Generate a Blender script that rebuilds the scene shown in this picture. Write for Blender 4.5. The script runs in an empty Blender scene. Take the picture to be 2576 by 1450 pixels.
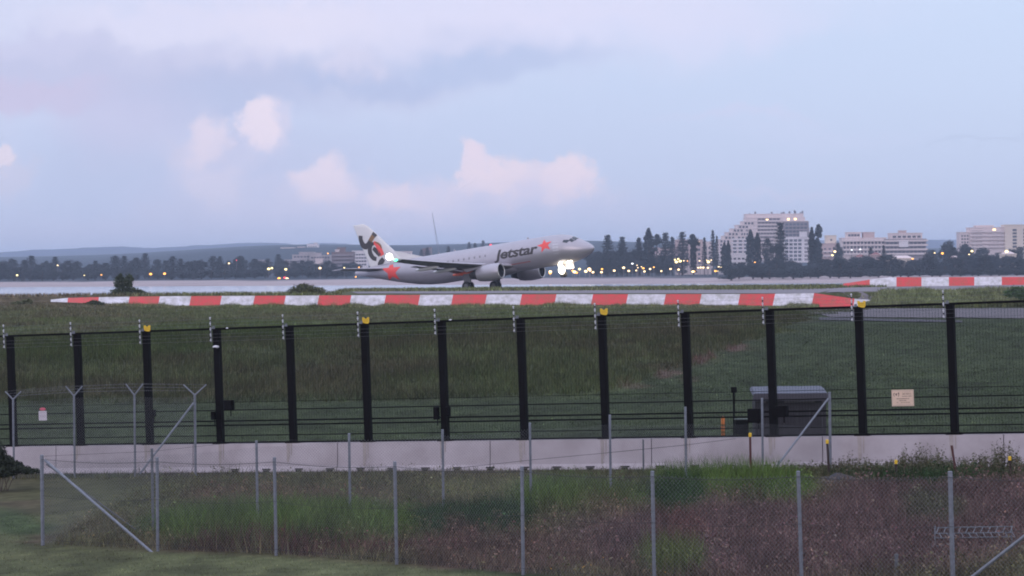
import bpy, bmesh, math, random
import numpy as np
from mathutils import Vector, Matrix

# ------------------------------------------------------------------ camera, sky, sun
sc = bpy.context.scene
COL = sc.collection
F = 7305.0                       # focal length in units of the 2576 px wide frame I measured in
CAMZ = 5.15
PITCH, ROLL = math.atan(57 / F), -0.00873
cam_d = bpy.data.cameras.new("camera"); cam = bpy.data.objects.new("camera", cam_d); COL.objects.link(cam)
CM = Matrix.Rotation(math.pi / 2 - PITCH, 4, 'X') @ Matrix.Rotation(ROLL, 4, 'Z')
cam.matrix_world = Matrix.Translation((0, 0, CAMZ)) @ CM
cam_d.sensor_width = 36.0; cam_d.lens = F / 2576 * 36.0
cam_d.clip_start = 0.5; cam_d.clip_end = 60000
sc.camera = cam
sc.render.engine = 'CYCLES'
sc.cycles.max_bounces = 5; sc.cycles.diffuse_bounces = 2; sc.cycles.glossy_bounces = 2
sc.cycles.transparent_max_bounces = 8; sc.cycles.volume_bounces = 0
sc.cycles.sample_clamp_indirect = 4.0
sc.cycles.use_denoising = True
sc.cycles.pixel_filter_type = 'BLACKMAN_HARRIS'; sc.cycles.filter_width = 1.9
sc.view_settings.view_transform = 'Standard'; sc.view_settings.look = 'None'
sc.view_settings.exposure = 0.06; sc.view_settings.gamma = 1.0

def lin(r, g, b):
    f = lambda c: (c / 255 / 12.92) if c / 255 <= 0.04045 else ((c / 255 + 0.055) / 1.055) ** 2.4
    return (f(r), f(g), f(b), 1.0)

SUN_EL, SUN_AZ = math.radians(7), math.radians(205)      # azimuth of the light measured from +Y towards +X: behind the camera, a little left
w = bpy.data.worlds.new("World"); sc.world = w; w.use_nodes = True
nt = w.node_tree; N = nt.nodes; L = nt.links
N.clear()
out = N.new('ShaderNodeOutputWorld'); bg = N.new('ShaderNodeBackground'); L.new(bg.outputs[0], out.inputs[0])
tc = N.new('ShaderNodeTexCoord'); sep = N.new('ShaderNodeSeparateXYZ'); L.new(tc.outputs['Generated'], sep.inputs[0])
def val(x):
    return x
def M_(op, a, b=None, c=None, clamp=False):
    n = N.new('ShaderNodeMath'); n.operation = op; n.use_clamp = clamp
    for i, v in enumerate((a, b, c)):
        if v is None: continue
        if isinstance(v, (int, float)): n.inputs[i].default_value = v
        else: L.new(v, n.inputs[i])
    return n.outputs[0]
def ramp_(v, stops, interp='EASE'):
    n = N.new('ShaderNodeValToRGB'); n.color_ramp.interpolation = interp
    e = n.color_ramp.elements
    while len(e) < len(stops): e.new(0.5)
    for k, (p, c) in enumerate(stops): e[k].position = p; e[k].color = c
    L.new(v, n.inputs[0]); return n.outputs[0]
def mix_(f, a, b, mode='MIX'):
    n = N.new('ShaderNodeMix'); n.data_type = 'RGBA'; n.blend_type = mode
    for sck, v in ((n.inputs[0], f), (n.inputs[6], a), (n.inputs[7], b)):
        if isinstance(v, (int, float)): sck.default_value = v
        elif isinstance(v, tuple): sck.default_value = v
        else: L.new(v, sck)
    return n.outputs[2]
yy = M_('MAXIMUM', sep.outputs[1], 0.02)
A = M_('DIVIDE', sep.outputs[0], yy)           # horizontal tangent of the direction
B = M_('DIVIDE', sep.outputs[2], yy)           # vertical tangent
comb = N.new('ShaderNodeCombineXYZ'); L.new(A, comb.inputs[0]); L.new(B, comb.inputs[1])
def noise_(scale, detail, rough=0.55, dist=0.0, off=0.0, sy=1.0):
    mp = N.new('ShaderNodeMapping'); mp.inputs['Location'].default_value = (off, off * 1.7, off * .3); mp.inputs['Scale'].default_value = (1, sy, 1)
    L.new(comb.outputs[0], mp.inputs[0])
    n = N.new('ShaderNodeTexNoise'); n.inputs['Scale'].default_value = scale; n.inputs['Detail'].default_value = detail
    n.inputs['Roughness'].default_value = rough; n.inputs['Distortion'].default_value = dist
    L.new(mp.outputs[0], n.inputs['Vector']); return n.outputs[0]
n1 = noise_(22, 4, .55, 0, 3.1); n2 = noise_(22, 4, .55, 0, 9.7); n3 = noise_(80, 7, .62, 0, 5.3); n4 = noise_(85, 7, .62, 0, 15.3)
def warp(v, a, b, k1, k2):
    return M_('ADD', v, M_('ADD', M_('MULTIPLY', M_('SUBTRACT', a, 0.5), k1), M_('MULTIPLY', M_('SUBTRACT', b, 0.5), k2)))
Aw, Bw = warp(A, n1, n3, 0.045, 0.014), warp(B, n2, n4, 0.030, 0.012)
As, Bs = warp(A, n1, n3, 0.018, 0.026), warp(B, n2, n4, 0.012, 0.022)
el = M_('MULTIPLY', B, 1.0)
# clear-sky gradient: pale lavender above the horizon, clearer blue overhead
zz = sep.outputs[2]
grad_r = ramp_(zz, [(0.0, lin(184, 192, 221)), (0.025, lin(191, 202, 229)), (0.06, lin(194, 208, 235)), (0.12, lin(197, 213, 240)), (0.5, lin(212, 222, 250)), (1.0, lin(215, 224, 250))], 'LINEAR')
side = M_('MULTIPLY_ADD', sep.outputs[1], -0.5, 0.5, True)              # 0 ahead, 1 behind the camera
col = mix_(M_('MULTIPLY', side, 0.8), grad_r, lin(232, 226, 245))
left = M_('MULTIPLY_ADD', A, -2.6, 0.45, True)
col = mix_(M_('MULTIPLY', left, 0.42), col, lin(186, 191, 223))
def O2A(x): return (x - 1288) / F
def O2B(x, y): return (668 - (x - 1288) * 0.00873 - y) / F
def blob(col, x, y, rx, ry, c, k=1.0, soft=0.5, sharp=False):
    a, b = (As, Bs) if sharp else (Aw, Bw)
    dx = M_('MULTIPLY', M_('SUBTRACT', a, O2A(x)), F / rx); dy = M_('MULTIPLY', M_('SUBTRACT', b, O2B(x, y)), F / ry)
    d = M_('SQRT', M_('ADD', M_('MULTIPLY', dx, dx), M_('MULTIPLY', dy, dy)))
    n = N.new('ShaderNodeMapRange'); n.interpolation_type = 'SMOOTHSTEP'
    n.inputs['From Min'].default_value = 1.0 + soft; n.inputs['From Max'].default_value = 1.0 - soft
    n.inputs['To Min'].default_value = 0; n.inputs['To Max'].default_value = k
    L.new(d, n.inputs['Value'])
    return mix_(n.outputs[0], col, c)
BL = [
 # broad lilac deck, upper left
 (380, 90, 900, 190, lin(206, 209, 234), .85, .6, 0), (1150, 40, 620, 120, lin(215, 214, 238), .8, .7, 0), (1600, 20, 500, 70, lin(212, 213, 238), .6, .8, 0),
 (250, 180, 460, 95, lin(188, 191, 221), .9, .45, 0), (80, 235, 280, 52, lin(196, 191, 220), .9, .3, 0), (420, 60, 300, 40, lin(214, 213, 236), .7, .6, 1), (560, 150, 220, 40, lin(196, 198, 226), .6, .5, 1), (120, 120, 200, 30, lin(199, 200, 228), .6, .5, 1),
 (620, 230, 260, 70, lin(180, 188, 220), .85, .6, 0), (1000, 205, 240, 50, lin(184, 191, 222), .55, .6, 0),
 (1150, 110, 230, 60, lin(175, 188, 222), .8, .6, 0), (1250, 165, 220, 50, lin(178, 191, 224), .8, .5, 0), (850, 150, 130, 60, lin(180, 189, 221), .7, .6, 0),
 (940, 195, 170, 36, lin(175, 187, 221), .7, .5, 0), (500, 270, 210, 60, lin(180, 190, 222), .6, .6, 0),
 (1400, 130, 190, 40, lin(183, 194, 226), .6, .6, 0), (740, 60, 150, 50, lin(224, 218, 236), .55, .7, 1), (880, 150, 60, 45, lin(217, 211, 232), .5, .7, 1),
 (1400, 60, 500, 45, lin(216, 214, 238), .5, .7, 0),
 (300, 330, 120, 80, lin(192, 193, 223), .55, .7, 0), (620, 470, 330, 130, lin(190, 194, 224), .6, .7, 0), (300, 430, 180, 90, lin(181, 192, 222), .5, .7, 0),
 # lit cumulus
 (545, 360, 52, 58, lin(220, 210, 226), 0.84, 0.45, 1), (500, 385, 60, 40, lin(209, 204, 224), 0.64, 0.63, 1), (562, 470, 60, 48, lin(213, 207, 226), 0.64, 0.63, 1),
 (690, 335, 66, 76, lin(210, 206, 229), 0.79, 0.42, 1), (672, 330, 42, 66, lin(228, 217, 232), 0.89, 0.42, 1), (655, 290, 30, 35, lin(224, 214, 230), 0.74, 0.42, 1),
 (600, 300, 45, 26, lin(175, 185, 219), .55, .6, 0), (625, 395, 36, 45, lin(177, 187, 220), .6, .6, 0),
 (25, 430, 60, 55, lin(200, 200, 224), 0.74, 0.53, 1), (18, 385, 42, 22, lin(226, 214, 228), 0.79, 0.42, 1),
 (835, 455, 42, 46, lin(220, 211, 229), 0.84, 0.42, 1), (840, 495, 62, 40, lin(210, 206, 228), 0.74, 0.63, 1), (1000, 480, 48, 32, lin(220, 210, 228), 0.64, 0.53, 1), (1085, 490, 50, 26, lin(218, 209, 228), 0.64, 0.63, 1),
 (1190, 430, 46, 56, lin(228, 214, 229), 0.89, 0.36, 1), (1225, 420, 32, 44, lin(226, 213, 229), 0.84, 0.36, 1), (1240, 465, 90, 36, lin(227, 214, 228), 0.84, 0.47, 1),
 (1420, 445, 62, 60, lin(226, 214, 229), 0.89, 0.36, 1), (1350, 430, 32, 26, lin(221, 211, 229), 0.64, 0.53, 1), (1455, 470, 55, 30, lin(224, 213, 229), 0.84, 0.42, 1), (1330, 490, 170, 26, lin(222, 210, 227), 0.74, 0.63, 1),
 (1150, 545, 480, 36, lin(201, 199, 227), .55, .8, 0), (300, 590, 500, 50, lin(194, 195, 222), .5, .8, 0),
 (1120, 488, 330, 42, lin(214, 208, 230), .65, .7, 1), (560, 420, 100, 110, lin(205, 203, 228), .55, .7, 1), (1000, 520, 300, 40, lin(206, 203, 228), .5, .7, 0), (380, 300, 140, 100, lin(196, 195, 224), .5, .7, 0),
 (840, 470, 58, 50, lin(230, 216, 230), .6, .45, 1), (1000, 485, 60, 34, lin(228, 214, 229), .6, .5, 1), (1240, 455, 110, 42, lin(234, 217, 228), .55, .5, 1), (1420, 450, 66, 56, lin(234, 217, 229), .5, .4, 1), (675, 335, 46, 64, lin(229, 217, 232), .5, .4, 1), (545, 365, 46, 50, lin(226, 214, 230), .5, .5, 1), (800, 90, 420, 60, lin(212, 212, 235), .45, .7, 1),
 # thin wisps on the right
 (1870, 292, 180, 14, lin(203, 206, 234), .5, .8, 0), (2060, 330, 260, 20, lin(199, 207, 235), .4, .8, 0), (1950, 470, 260, 12, lin(203, 205, 231), .5, .8, 0),
 (2100, 520, 330, 26, lin(193, 201, 229), .4, .8, 0), (2480, 355, 130, 7, lin(184, 196, 224), .6, .6, 0), (1750, 75, 330, 40, lin(204, 210, 237), .5, .8, 0),
]
for x, y, rx, ry, c, k, s, sh in BL: col = blob(col, x, y, rx, ry, c, k, s, bool(sh))
fade = M_('MULTIPLY', M_('SUBTRACT', sep.outputs[1], 0.3), 2.5, None, True)   # the cloud drawing belongs to the sky ahead; elsewhere the smooth deck
back = mix_(M_('MULTIPLY', side, 0.75), grad_r, lin(232, 226, 245))
col = mix_(fade, back, col)
up = M_('MULTIPLY', M_('SUBTRACT', zz, 0.13), 1.6, None, True)                 # the dawn sky is brighter overhead and in the east, behind the camera
gain = M_('ADD', 1.215, M_('ADD', M_('MULTIPLY', up, .50), M_('MULTIPLY', M_('MULTIPLY', side, side), .15)))
vm = N.new('ShaderNodeVectorMath'); vm.operation = 'SCALE'; L.new(col, vm.inputs[0]); L.new(gain, vm.inputs['Scale']); col = vm.outputs[0]
sky = N.new('ShaderNodeTexSky'); sky.sky_type = 'NISHITA'; sky.sun_disc = False
sky.sun_elevation = SUN_EL; sky.sun_rotation = SUN_AZ; sky.dust_density = 2.0
skyb = mix_(1.0, sky.outputs[0], (0.035, 0.035, 0.035, 1), 'MULTIPLY')
col = mix_(0.10, col, skyb)
L.new(col, bg.inputs[0]); bg.inputs[1].default_value = 1.0

sd = bpy.data.lights.new("dawn_sun", 'SUN'); so = bpy.data.objects.new("dawn_sun", sd); COL.objects.link(so)
sd.energy = 0.4; sd.angle = math.radians(25); sd.color = (1.0, .84, .86)
sdir = Vector((math.sin(SUN_AZ) * math.cos(SUN_EL), math.cos(SUN_AZ) * math.cos(SUN_EL), math.sin(SUN_EL)))
so.rotation_euler = sdir.to_track_quat('Z', 'Y').to_euler()

# ------------------------------------------------------------------ helpers
RC = CM.to_3x3()
def ray(x, y):
    d = RC @ Vector(((x - 1288) / F, (725 - y) / F, -1.0)); return d / d.y
def at(x, y, D): return Vector((0, 0, CAMZ)) + ray(x, y) * D
def atz(x, y, z):
    d = ray(x, y); return Vector((0, 0, CAMZ)) + d * ((z - CAMZ) / d.z)
RCi = RC.inverted()
def proj(X, Y, Z):
    """numpy world -> frame coordinates"""
    p = [RCi[i][0] * X + RCi[i][1] * Y + RCi[i][2] * (Z - CAMZ) for i in range(3)]
    return 1288 + F * p[0] / -p[2], 725 - F * p[1] / -p[2]
def ss(a, b, x):
    t = np.clip((np.asarray(x, float) - a) / (b - a), 0, 1); return t * t * (3 - 2 * t)
def vnoise(x, y, s=0):
    x = np.asarray(x, float); y = np.asarray(y, float)
    xi = np.floor(x).astype(np.int64); yi = np.floor(y).astype(np.int64); fx = x - xi; fy = y - yi
    fx = fx * fx * (3 - 2 * fx); fy = fy * fy * (3 - 2 * fy)
    def h(a, b):
        n = (a * 374761393 + b * 668265263 + s * 1442695) & 0x7fffffff
        n = ((n ^ (n >> 13)) * 1274126177) & 0x7fffffff
        return ((n ^ (n >> 16)) & 0xffff) / 65535.0
    return (h(xi, yi) * (1 - fx) + h(xi + 1, yi) * fx) * (1 - fy) + (h(xi, yi + 1) * (1 - fx) + h(xi + 1, yi + 1) * fx) * fy
def fbm(x, y, s=0, o=4):
    r = 0; a = 0.5; t = 0
    for i in range(o):
        r = r + a * vnoise(x * 2 ** i, y * 2 ** i, s + i); t += a; a *= .5
    return r / t

def H(X, D):
    """ground height of the near land"""
    X = np.asarray(X, float); D = np.asarray(D, float)
    u = X / D
    near = 0.035 * X * (1 - ss(84, 108, D))
    z = near + np.interp(D, [0, 108, 116, 150, 200, 250, 298], [0, 0, .12, 1.0, 1.16, 1.1, .90])
    z = z + 0.62 * ss(-.12, -.165, u) * ss(150, 298, D) if True else z
    z = z + 0.10 * (fbm(X / 9, D / 14, 7) - .5) * ss(110, 140, D) - (2.6 * np.clip(u, -.13, .12) + .03) * ss(200, 298, D)
    front = ss(301.4, 302.4, D)
    pl = np.interp(D, [301, 384, 392, 600], [2.1, 2.1, 1.8, 1.8]) + 0.05 * (fbm(X / 7, D / 9, 3) - .5) - 1.8 * np.clip(u, -.12, .1) * (1 - ss(.10, .12, u)) * (1 - ss(330, 380, D))
    lowright = ss(.122, .128, u)
    front2 = front * (1 - lowright) + lowright * ss(285, 305, D)
    z = z * (1 - front2) + pl * front2
    De = np.interp(u, [-.40, -.17, -.062, -.054, .3], [306, 312, 321, 445, 445])
    z = z * (1 - ss(De, De + 7, D)) + (-5.0) * ss(De, De + 7, D)
    return z
def hz(x, d): return float(H(x, d))

def mat(name, c, rough=.8, metal=0.0, var=0.0, vscale=3.0, bump=0.0, bscale=20.0, emit=None, es=0, attr=None, c2=None, spec=None):
    m = bpy.data.materials.new(name); m.use_nodes = True
    t = m.node_tree; n = t.nodes; l = t.links; p = n['Principled BSDF']
    p.inputs['Roughness'].default_value = rough; p.inputs['Metallic'].default_value = metal
    if spec is not None: p.inputs['Specular IOR Level'].default_value = spec
    p.inputs['Base Color'].default_value = (*c[:3], 1)
    src = None
    if attr:
        a = n.new('ShaderNodeAttribute'); a.attribute_name = attr; src = a.outputs['Color']
    if var or c2:
        tcn = n.new('ShaderNodeTexCoord'); no = n.new('ShaderNodeTexNoise'); no.inputs['Scale'].default_value = vscale; no.inputs['Detail'].default_value = 6
        no.inputs['Roughness'].default_value = .6
        l.new(tcn.outputs['Object'], no.inputs['Vector'])
        mx = n.new('ShaderNodeMix'); mx.data_type = 'RGBA'
        rp = n.new('ShaderNodeValToRGB'); rp.color_ramp.elements[0].position = .35; rp.color_ramp.elements[1].position = .68
        l.new(no.outputs[0], rp.inputs[0]); l.new(rp.outputs[0], mx.inputs[0])
        if src:
            mx.blend_type = 'MULTIPLY'; l.new(src, mx.inputs[6]); mx.inputs[7].default_value = (1 - var, 1 - var, 1 - var, 1)
        else:
            mx.inputs[6].default_value = (*c[:3], 1)
            mx.inputs[7].default_value = (*(c2[:3] if c2 else [k * (1 - var) for k in c[:3]]), 1)
        src = mx.outputs[2]
    if src: l.new(src, p.inputs['Base Color'])
    if bump:
        tcn = n.new('ShaderNodeTexCoord'); no = n.new('ShaderNodeTexNoise'); no.inputs['Scale'].default_value = bscale; no.inputs['Detail'].default_value = 5
        l.new(tcn.outputs['Object'], no.inputs['Vector'])
        b = n.new('ShaderNodeBump'); b.inputs['Strength'].default_value = bump; l.new(no.outputs[0], b.inputs['Height']); l.new(b.outputs[0], p.inputs['Normal'])
    if emit:
        p.inputs['Emission Color'].default_value = (*emit[:3], 1); p.inputs['Emission Strength'].default_value = es
    return m

class MB:
    def __init__(s): s.v = []; s.f = []; s.m = []
    def poly(s, pts, mi=0):
        i = len(s.v); s.v += [tuple(p) for p in pts]; s.f.append(tuple(range(i, i + len(pts)))); s.m.append(mi); return s
    def box(s, c, d, R=None, mi=0):
        c = Vector(c); i = len(s.v)
        for sx, sy, sz in ((-1,-1,-1),(1,-1,-1),(1,1,-1),(-1,1,-1),(-1,-1,1),(1,-1,1),(1,1,1),(-1,1,1)):
            p = Vector((sx * d[0] / 2, sy * d[1] / 2, sz * d[2] / 2))
            if R is not None: p = R @ p
            s.v.append(tuple(c + p))
        for q in ((0,3,2,1),(4,5,6,7),(0,1,5,4),(1,2,6,5),(2,3,7,6),(3,0,4,7)):
            s.f.append(tuple(i + k for k in q)); s.m.append(mi)
        return s
    def hexa(s, P, mi=0):
        i = len(s.v); s.v += [tuple(p) for p in P]
        for q in ((0,3,2,1),(4,5,6,7),(0,1,5,4),(1,2,6,5),(2,3,7,6),(3,0,4,7)):
            s.f.append(tuple(i + k for k in q)); s.m.append(mi)
        return s
    def tube(s, a, b, r0, r1=None, n=8, mi=0, caps=True):
        a = Vector(a); b = Vector(b); r1 = r0 if r1 is None else r1
        d = (b - a).normalized(); u = d.orthogonal().normalized(); w_ = d.cross(u); i = len(s.v)
        for c, r in ((a, r0), (b, r1)):
            for k in range(n):
                t = 2 * math.pi * k / n; s.v.append(tuple(c + (u * math.cos(t) + w_ * math.sin(t)) * r))
        for k in range(n):
            s.f.append((i + k, i + (k + 1) % n, i + n + (k + 1) % n, i + n + k)); s.m.append(mi)
        if caps:
            s.f.append(tuple(i + k for k in reversed(range(n)))); s.m.append(mi)
            s.f.append(tuple(i + n + k for k in range(n))); s.m.append(mi)
        return s
    def path(s, pts, r, n=5, mi=0):
        for p, q in zip(pts, pts[1:]): s.tube(p, q, r, r, n, mi)
        return s
    def ball(s, c, r, n=10, m=6, sc_=(1, 1, 1), mi=0):
        i = len(s.v); c = Vector(c)
        for a in range(m + 1):
            th = math.pi * a / m
            for k in range(n):
                ph = 2 * math.pi * k / n
                s.v.append((c.x + r * sc_[0] * math.sin(th) * math.cos(ph), c.y + r * sc_[1] * math.sin(th) * math.sin(ph), c.z + r * sc_[2] * math.cos(th)))
        for a in range(m):
            for k in range(n):
                s.f.append((i + a * n + k, i + (a + 1) * n + k, i + (a + 1) * n + (k + 1) % n, i + a * n + (k + 1) % n)); s.m.append(mi)
        return s
    def build(s, name, mats, parent=None, smooth=False, origin=None):
        me = bpy.data.meshes.new(name)
        o = origin if origin is not None else (parent.location if (parent is not None and getattr(s, 'world', False)) else None)
        vs = s.v if o is None else [(p[0] - o[0], p[1] - o[1], p[2] - o[2]) for p in s.v]
        me.from_pydata(vs, [], s.f)
        if not isinstance(mats, (list, tuple)): mats = [mats]
        for m in mats: me.materials.append(m)
        me.polygons.foreach_set('material_index', s.m)
        if smooth: me.polygons.foreach_set('use_smooth', [True] * len(me.polygons))
        me.update()
        ob = bpy.data.objects.new(name, me); COL.objects.link(ob)
        if parent is not None: ob.parent = parent
        elif origin is not None: ob.location = origin
        return ob
def WB():
    m = MB(); m.world = True; return m
def tag(o, label=None, cat=None, group=None, kind=None):
    if label: o['label'] = label
    if cat: o['category'] = cat
    if group: o['group'] = group
    if kind: o['kind'] = kind
    return o
def thing(name, label, cat, loc, rz=0, group=None):
    o = bpy.data.objects.new(name, None); COL.objects.link(o); o.empty_display_size = .3
    o.location = loc; o.rotation_euler = (0, 0, rz); return tag(o, label, cat, group)
def dup(root, loc, rz=0, scale=None, label=None, group=None):
    r = root.copy(); COL.objects.link(r); r.location = loc; r.rotation_euler = (0, 0, rz)
    if scale is not None: r.scale = scale if isinstance(scale, (tuple, list)) else (scale,) * 3
    if label: r['label'] = label
    if group: r['group'] = group
    for ch in list(root.children):
        c = ch.copy(); COL.objects.link(c); c.parent = r
        for g in ch.children:
            d = g.copy(); COL.objects.link(d); d.parent = c
    return r
def npmesh(name, V, Fc, mats, colors=None, nper=3):
    """V (n,3), faces (m,nper) index arrays, colours per vertex (n,3)"""
    me = bpy.data.meshes.new(name); nv, nf = len(V), len(Fc)
    me.vertices.add(nv); me.vertices.foreach_set('co', np.ascontiguousarray(V, np.float32).ravel())
    me.loops.add(nf * nper); me.loops.foreach_set('vertex_index', np.ascontiguousarray(Fc, np.int32).ravel())
    me.polygons.add(nf); me.polygons.foreach_set('loop_start', np.arange(nf, dtype=np.int32) * nper)
    me.update(calc_edges=True)
    if colors is not None:
        a = me.color_attributes.new('Col', 'FLOAT_COLOR', 'POINT')
        c4 = np.ones((nv, 4), np.float32); c4[:, :3] = colors; a.data.foreach_set('color', c4.ravel())
    for m in mats: me.materials.append(m)
    o = bpy.data.objects.new(name, me); COL.objects.link(o); return o

# ------------------------------------------------------------------ materials
galv = mat('galvanised steel', (.19, .21, .25), .55, .3, .3, 12)
galv_dull = mat('galvanised steel weathered', (.15, .165, .19), .65, .3, .4, 14)
wire_m = mat('fence wire', (.17, .18, .20), .6, .4)
wire_dark = mat('dark wire', (.05, .05, .055), .6, .4)
blk = mat('black powder coat', (.005, .0045, .0055), .7, 0, spec=.08)
blkmesh = mat('black mesh wire', (.010, .011, .011), .7, 0, spec=.1)
conc = mat('pale concrete', (.44, .40, .43), .85, 0, 0, .9, .2, 12, c2=(.33, .295, .31))
conc_stain = mat('stained concrete', (.27, .24, .235), .9, 0, .3, 4)
slot_shade = mat('slot shade', (.02, .018, .018), .9)  # shade of the slot recesses, put into the colour of proud boxes
asph = mat('asphalt', (.17, .155, .175), .85, 0, .25, .4)
asph_d = mat('dark asphalt', (.075, .072, .09), .8, 0, .25, .3)
red_p = mat('red paint', (.60, .043, .052), .6, 0, 0, 1.6, c2=(.40, .080, .055))
white_p = mat('white paint', (.64, .62, .68), .6, 0, 0, 1.6, c2=(.36, .35, .34))
yel = mat('yellow plastic', (.66, .42, .015), .5)
rust = mat('rusty steel', (.10, .035, .035), .85, 0, .4, 10)
brownpost = mat('dark brown steel', (.045, .028, .028), .8, 0, .4, 12)
whiteins = mat('white insulator', (.55, .56, .60), .5)
beige = mat('beige sign', (.66, .50, .38), .6, 0, .08, 5)
paleSign = mat('pale sign', (.52, .48, .53), .6)
pinkred = mat('sign red', (.55, .09, .14), .6)
inkm = mat('sign ink', (.16, .11, .10), .8)
inkf = mat('faded ink', (.34, .27, .25), .8)
orange = mat('orange plastic', (.55, .16, .02), .5)
sand_m = mat('sand', (.50, .42, .41), .95, 0, .12, .05)
def tone(m, k=.5):
    t = m.node_tree; b = t.nodes['Principled BSDF'].inputs['Base Color']; src = b.links[0].from_socket; oi = t.nodes.new('ShaderNodeObjectInfo'); mr = t.nodes.new('ShaderNodeMapRange'); mr.inputs['To Min'].default_value = 1 - k; mr.inputs['To Max'].default_value = 1 + k
    v = t.nodes.new('ShaderNodeVectorMath'); v.operation = 'SCALE'; t.links.new(oi.outputs['Random'], mr.inputs['Value']); t.links.new(src, v.inputs[0]); t.links.new(mr.outputs[0], v.inputs['Scale']); t.links.new(v.outputs[0], b); return m
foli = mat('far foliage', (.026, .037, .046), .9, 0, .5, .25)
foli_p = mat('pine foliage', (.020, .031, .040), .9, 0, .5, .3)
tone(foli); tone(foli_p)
foli_n = mat('shrub foliage', (.055, .075, .03), .85, 0, .5, 3)
foli_o = mat('olive shrub foliage', (.09, .10, .04), .85, 0, .4, 3)
bark = mat('bark', (.06, .045, .04), .9)
grass_m = mat('grass blades', (.1, .1, .1), .85, attr='Col', spec=.15)
ground_m = mat('soil and turf', (.1, .1, .1), .95, attr='Col', var=.45, vscale=2.2, bump=.3, bscale=9, spec=.1)
def emis(name, c, s): return mat(name, (c[0] * .5, c[1] * .5, c[2] * .5), .4, emit=c, es=s)
e_orange = emis('sodium light', (1.0, .42, .06), 3.2)
e_warm = emis('warm light', (1.0, .72, .38), 3.2)
e_yel = emis('yellow light', (1.0, .80, .35), 3.0)
e_red = emis('red light', (1.0, .06, .10), 2.2)
e_white = emis('white light', (.95, .98, 1.0), 2.0)

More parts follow.
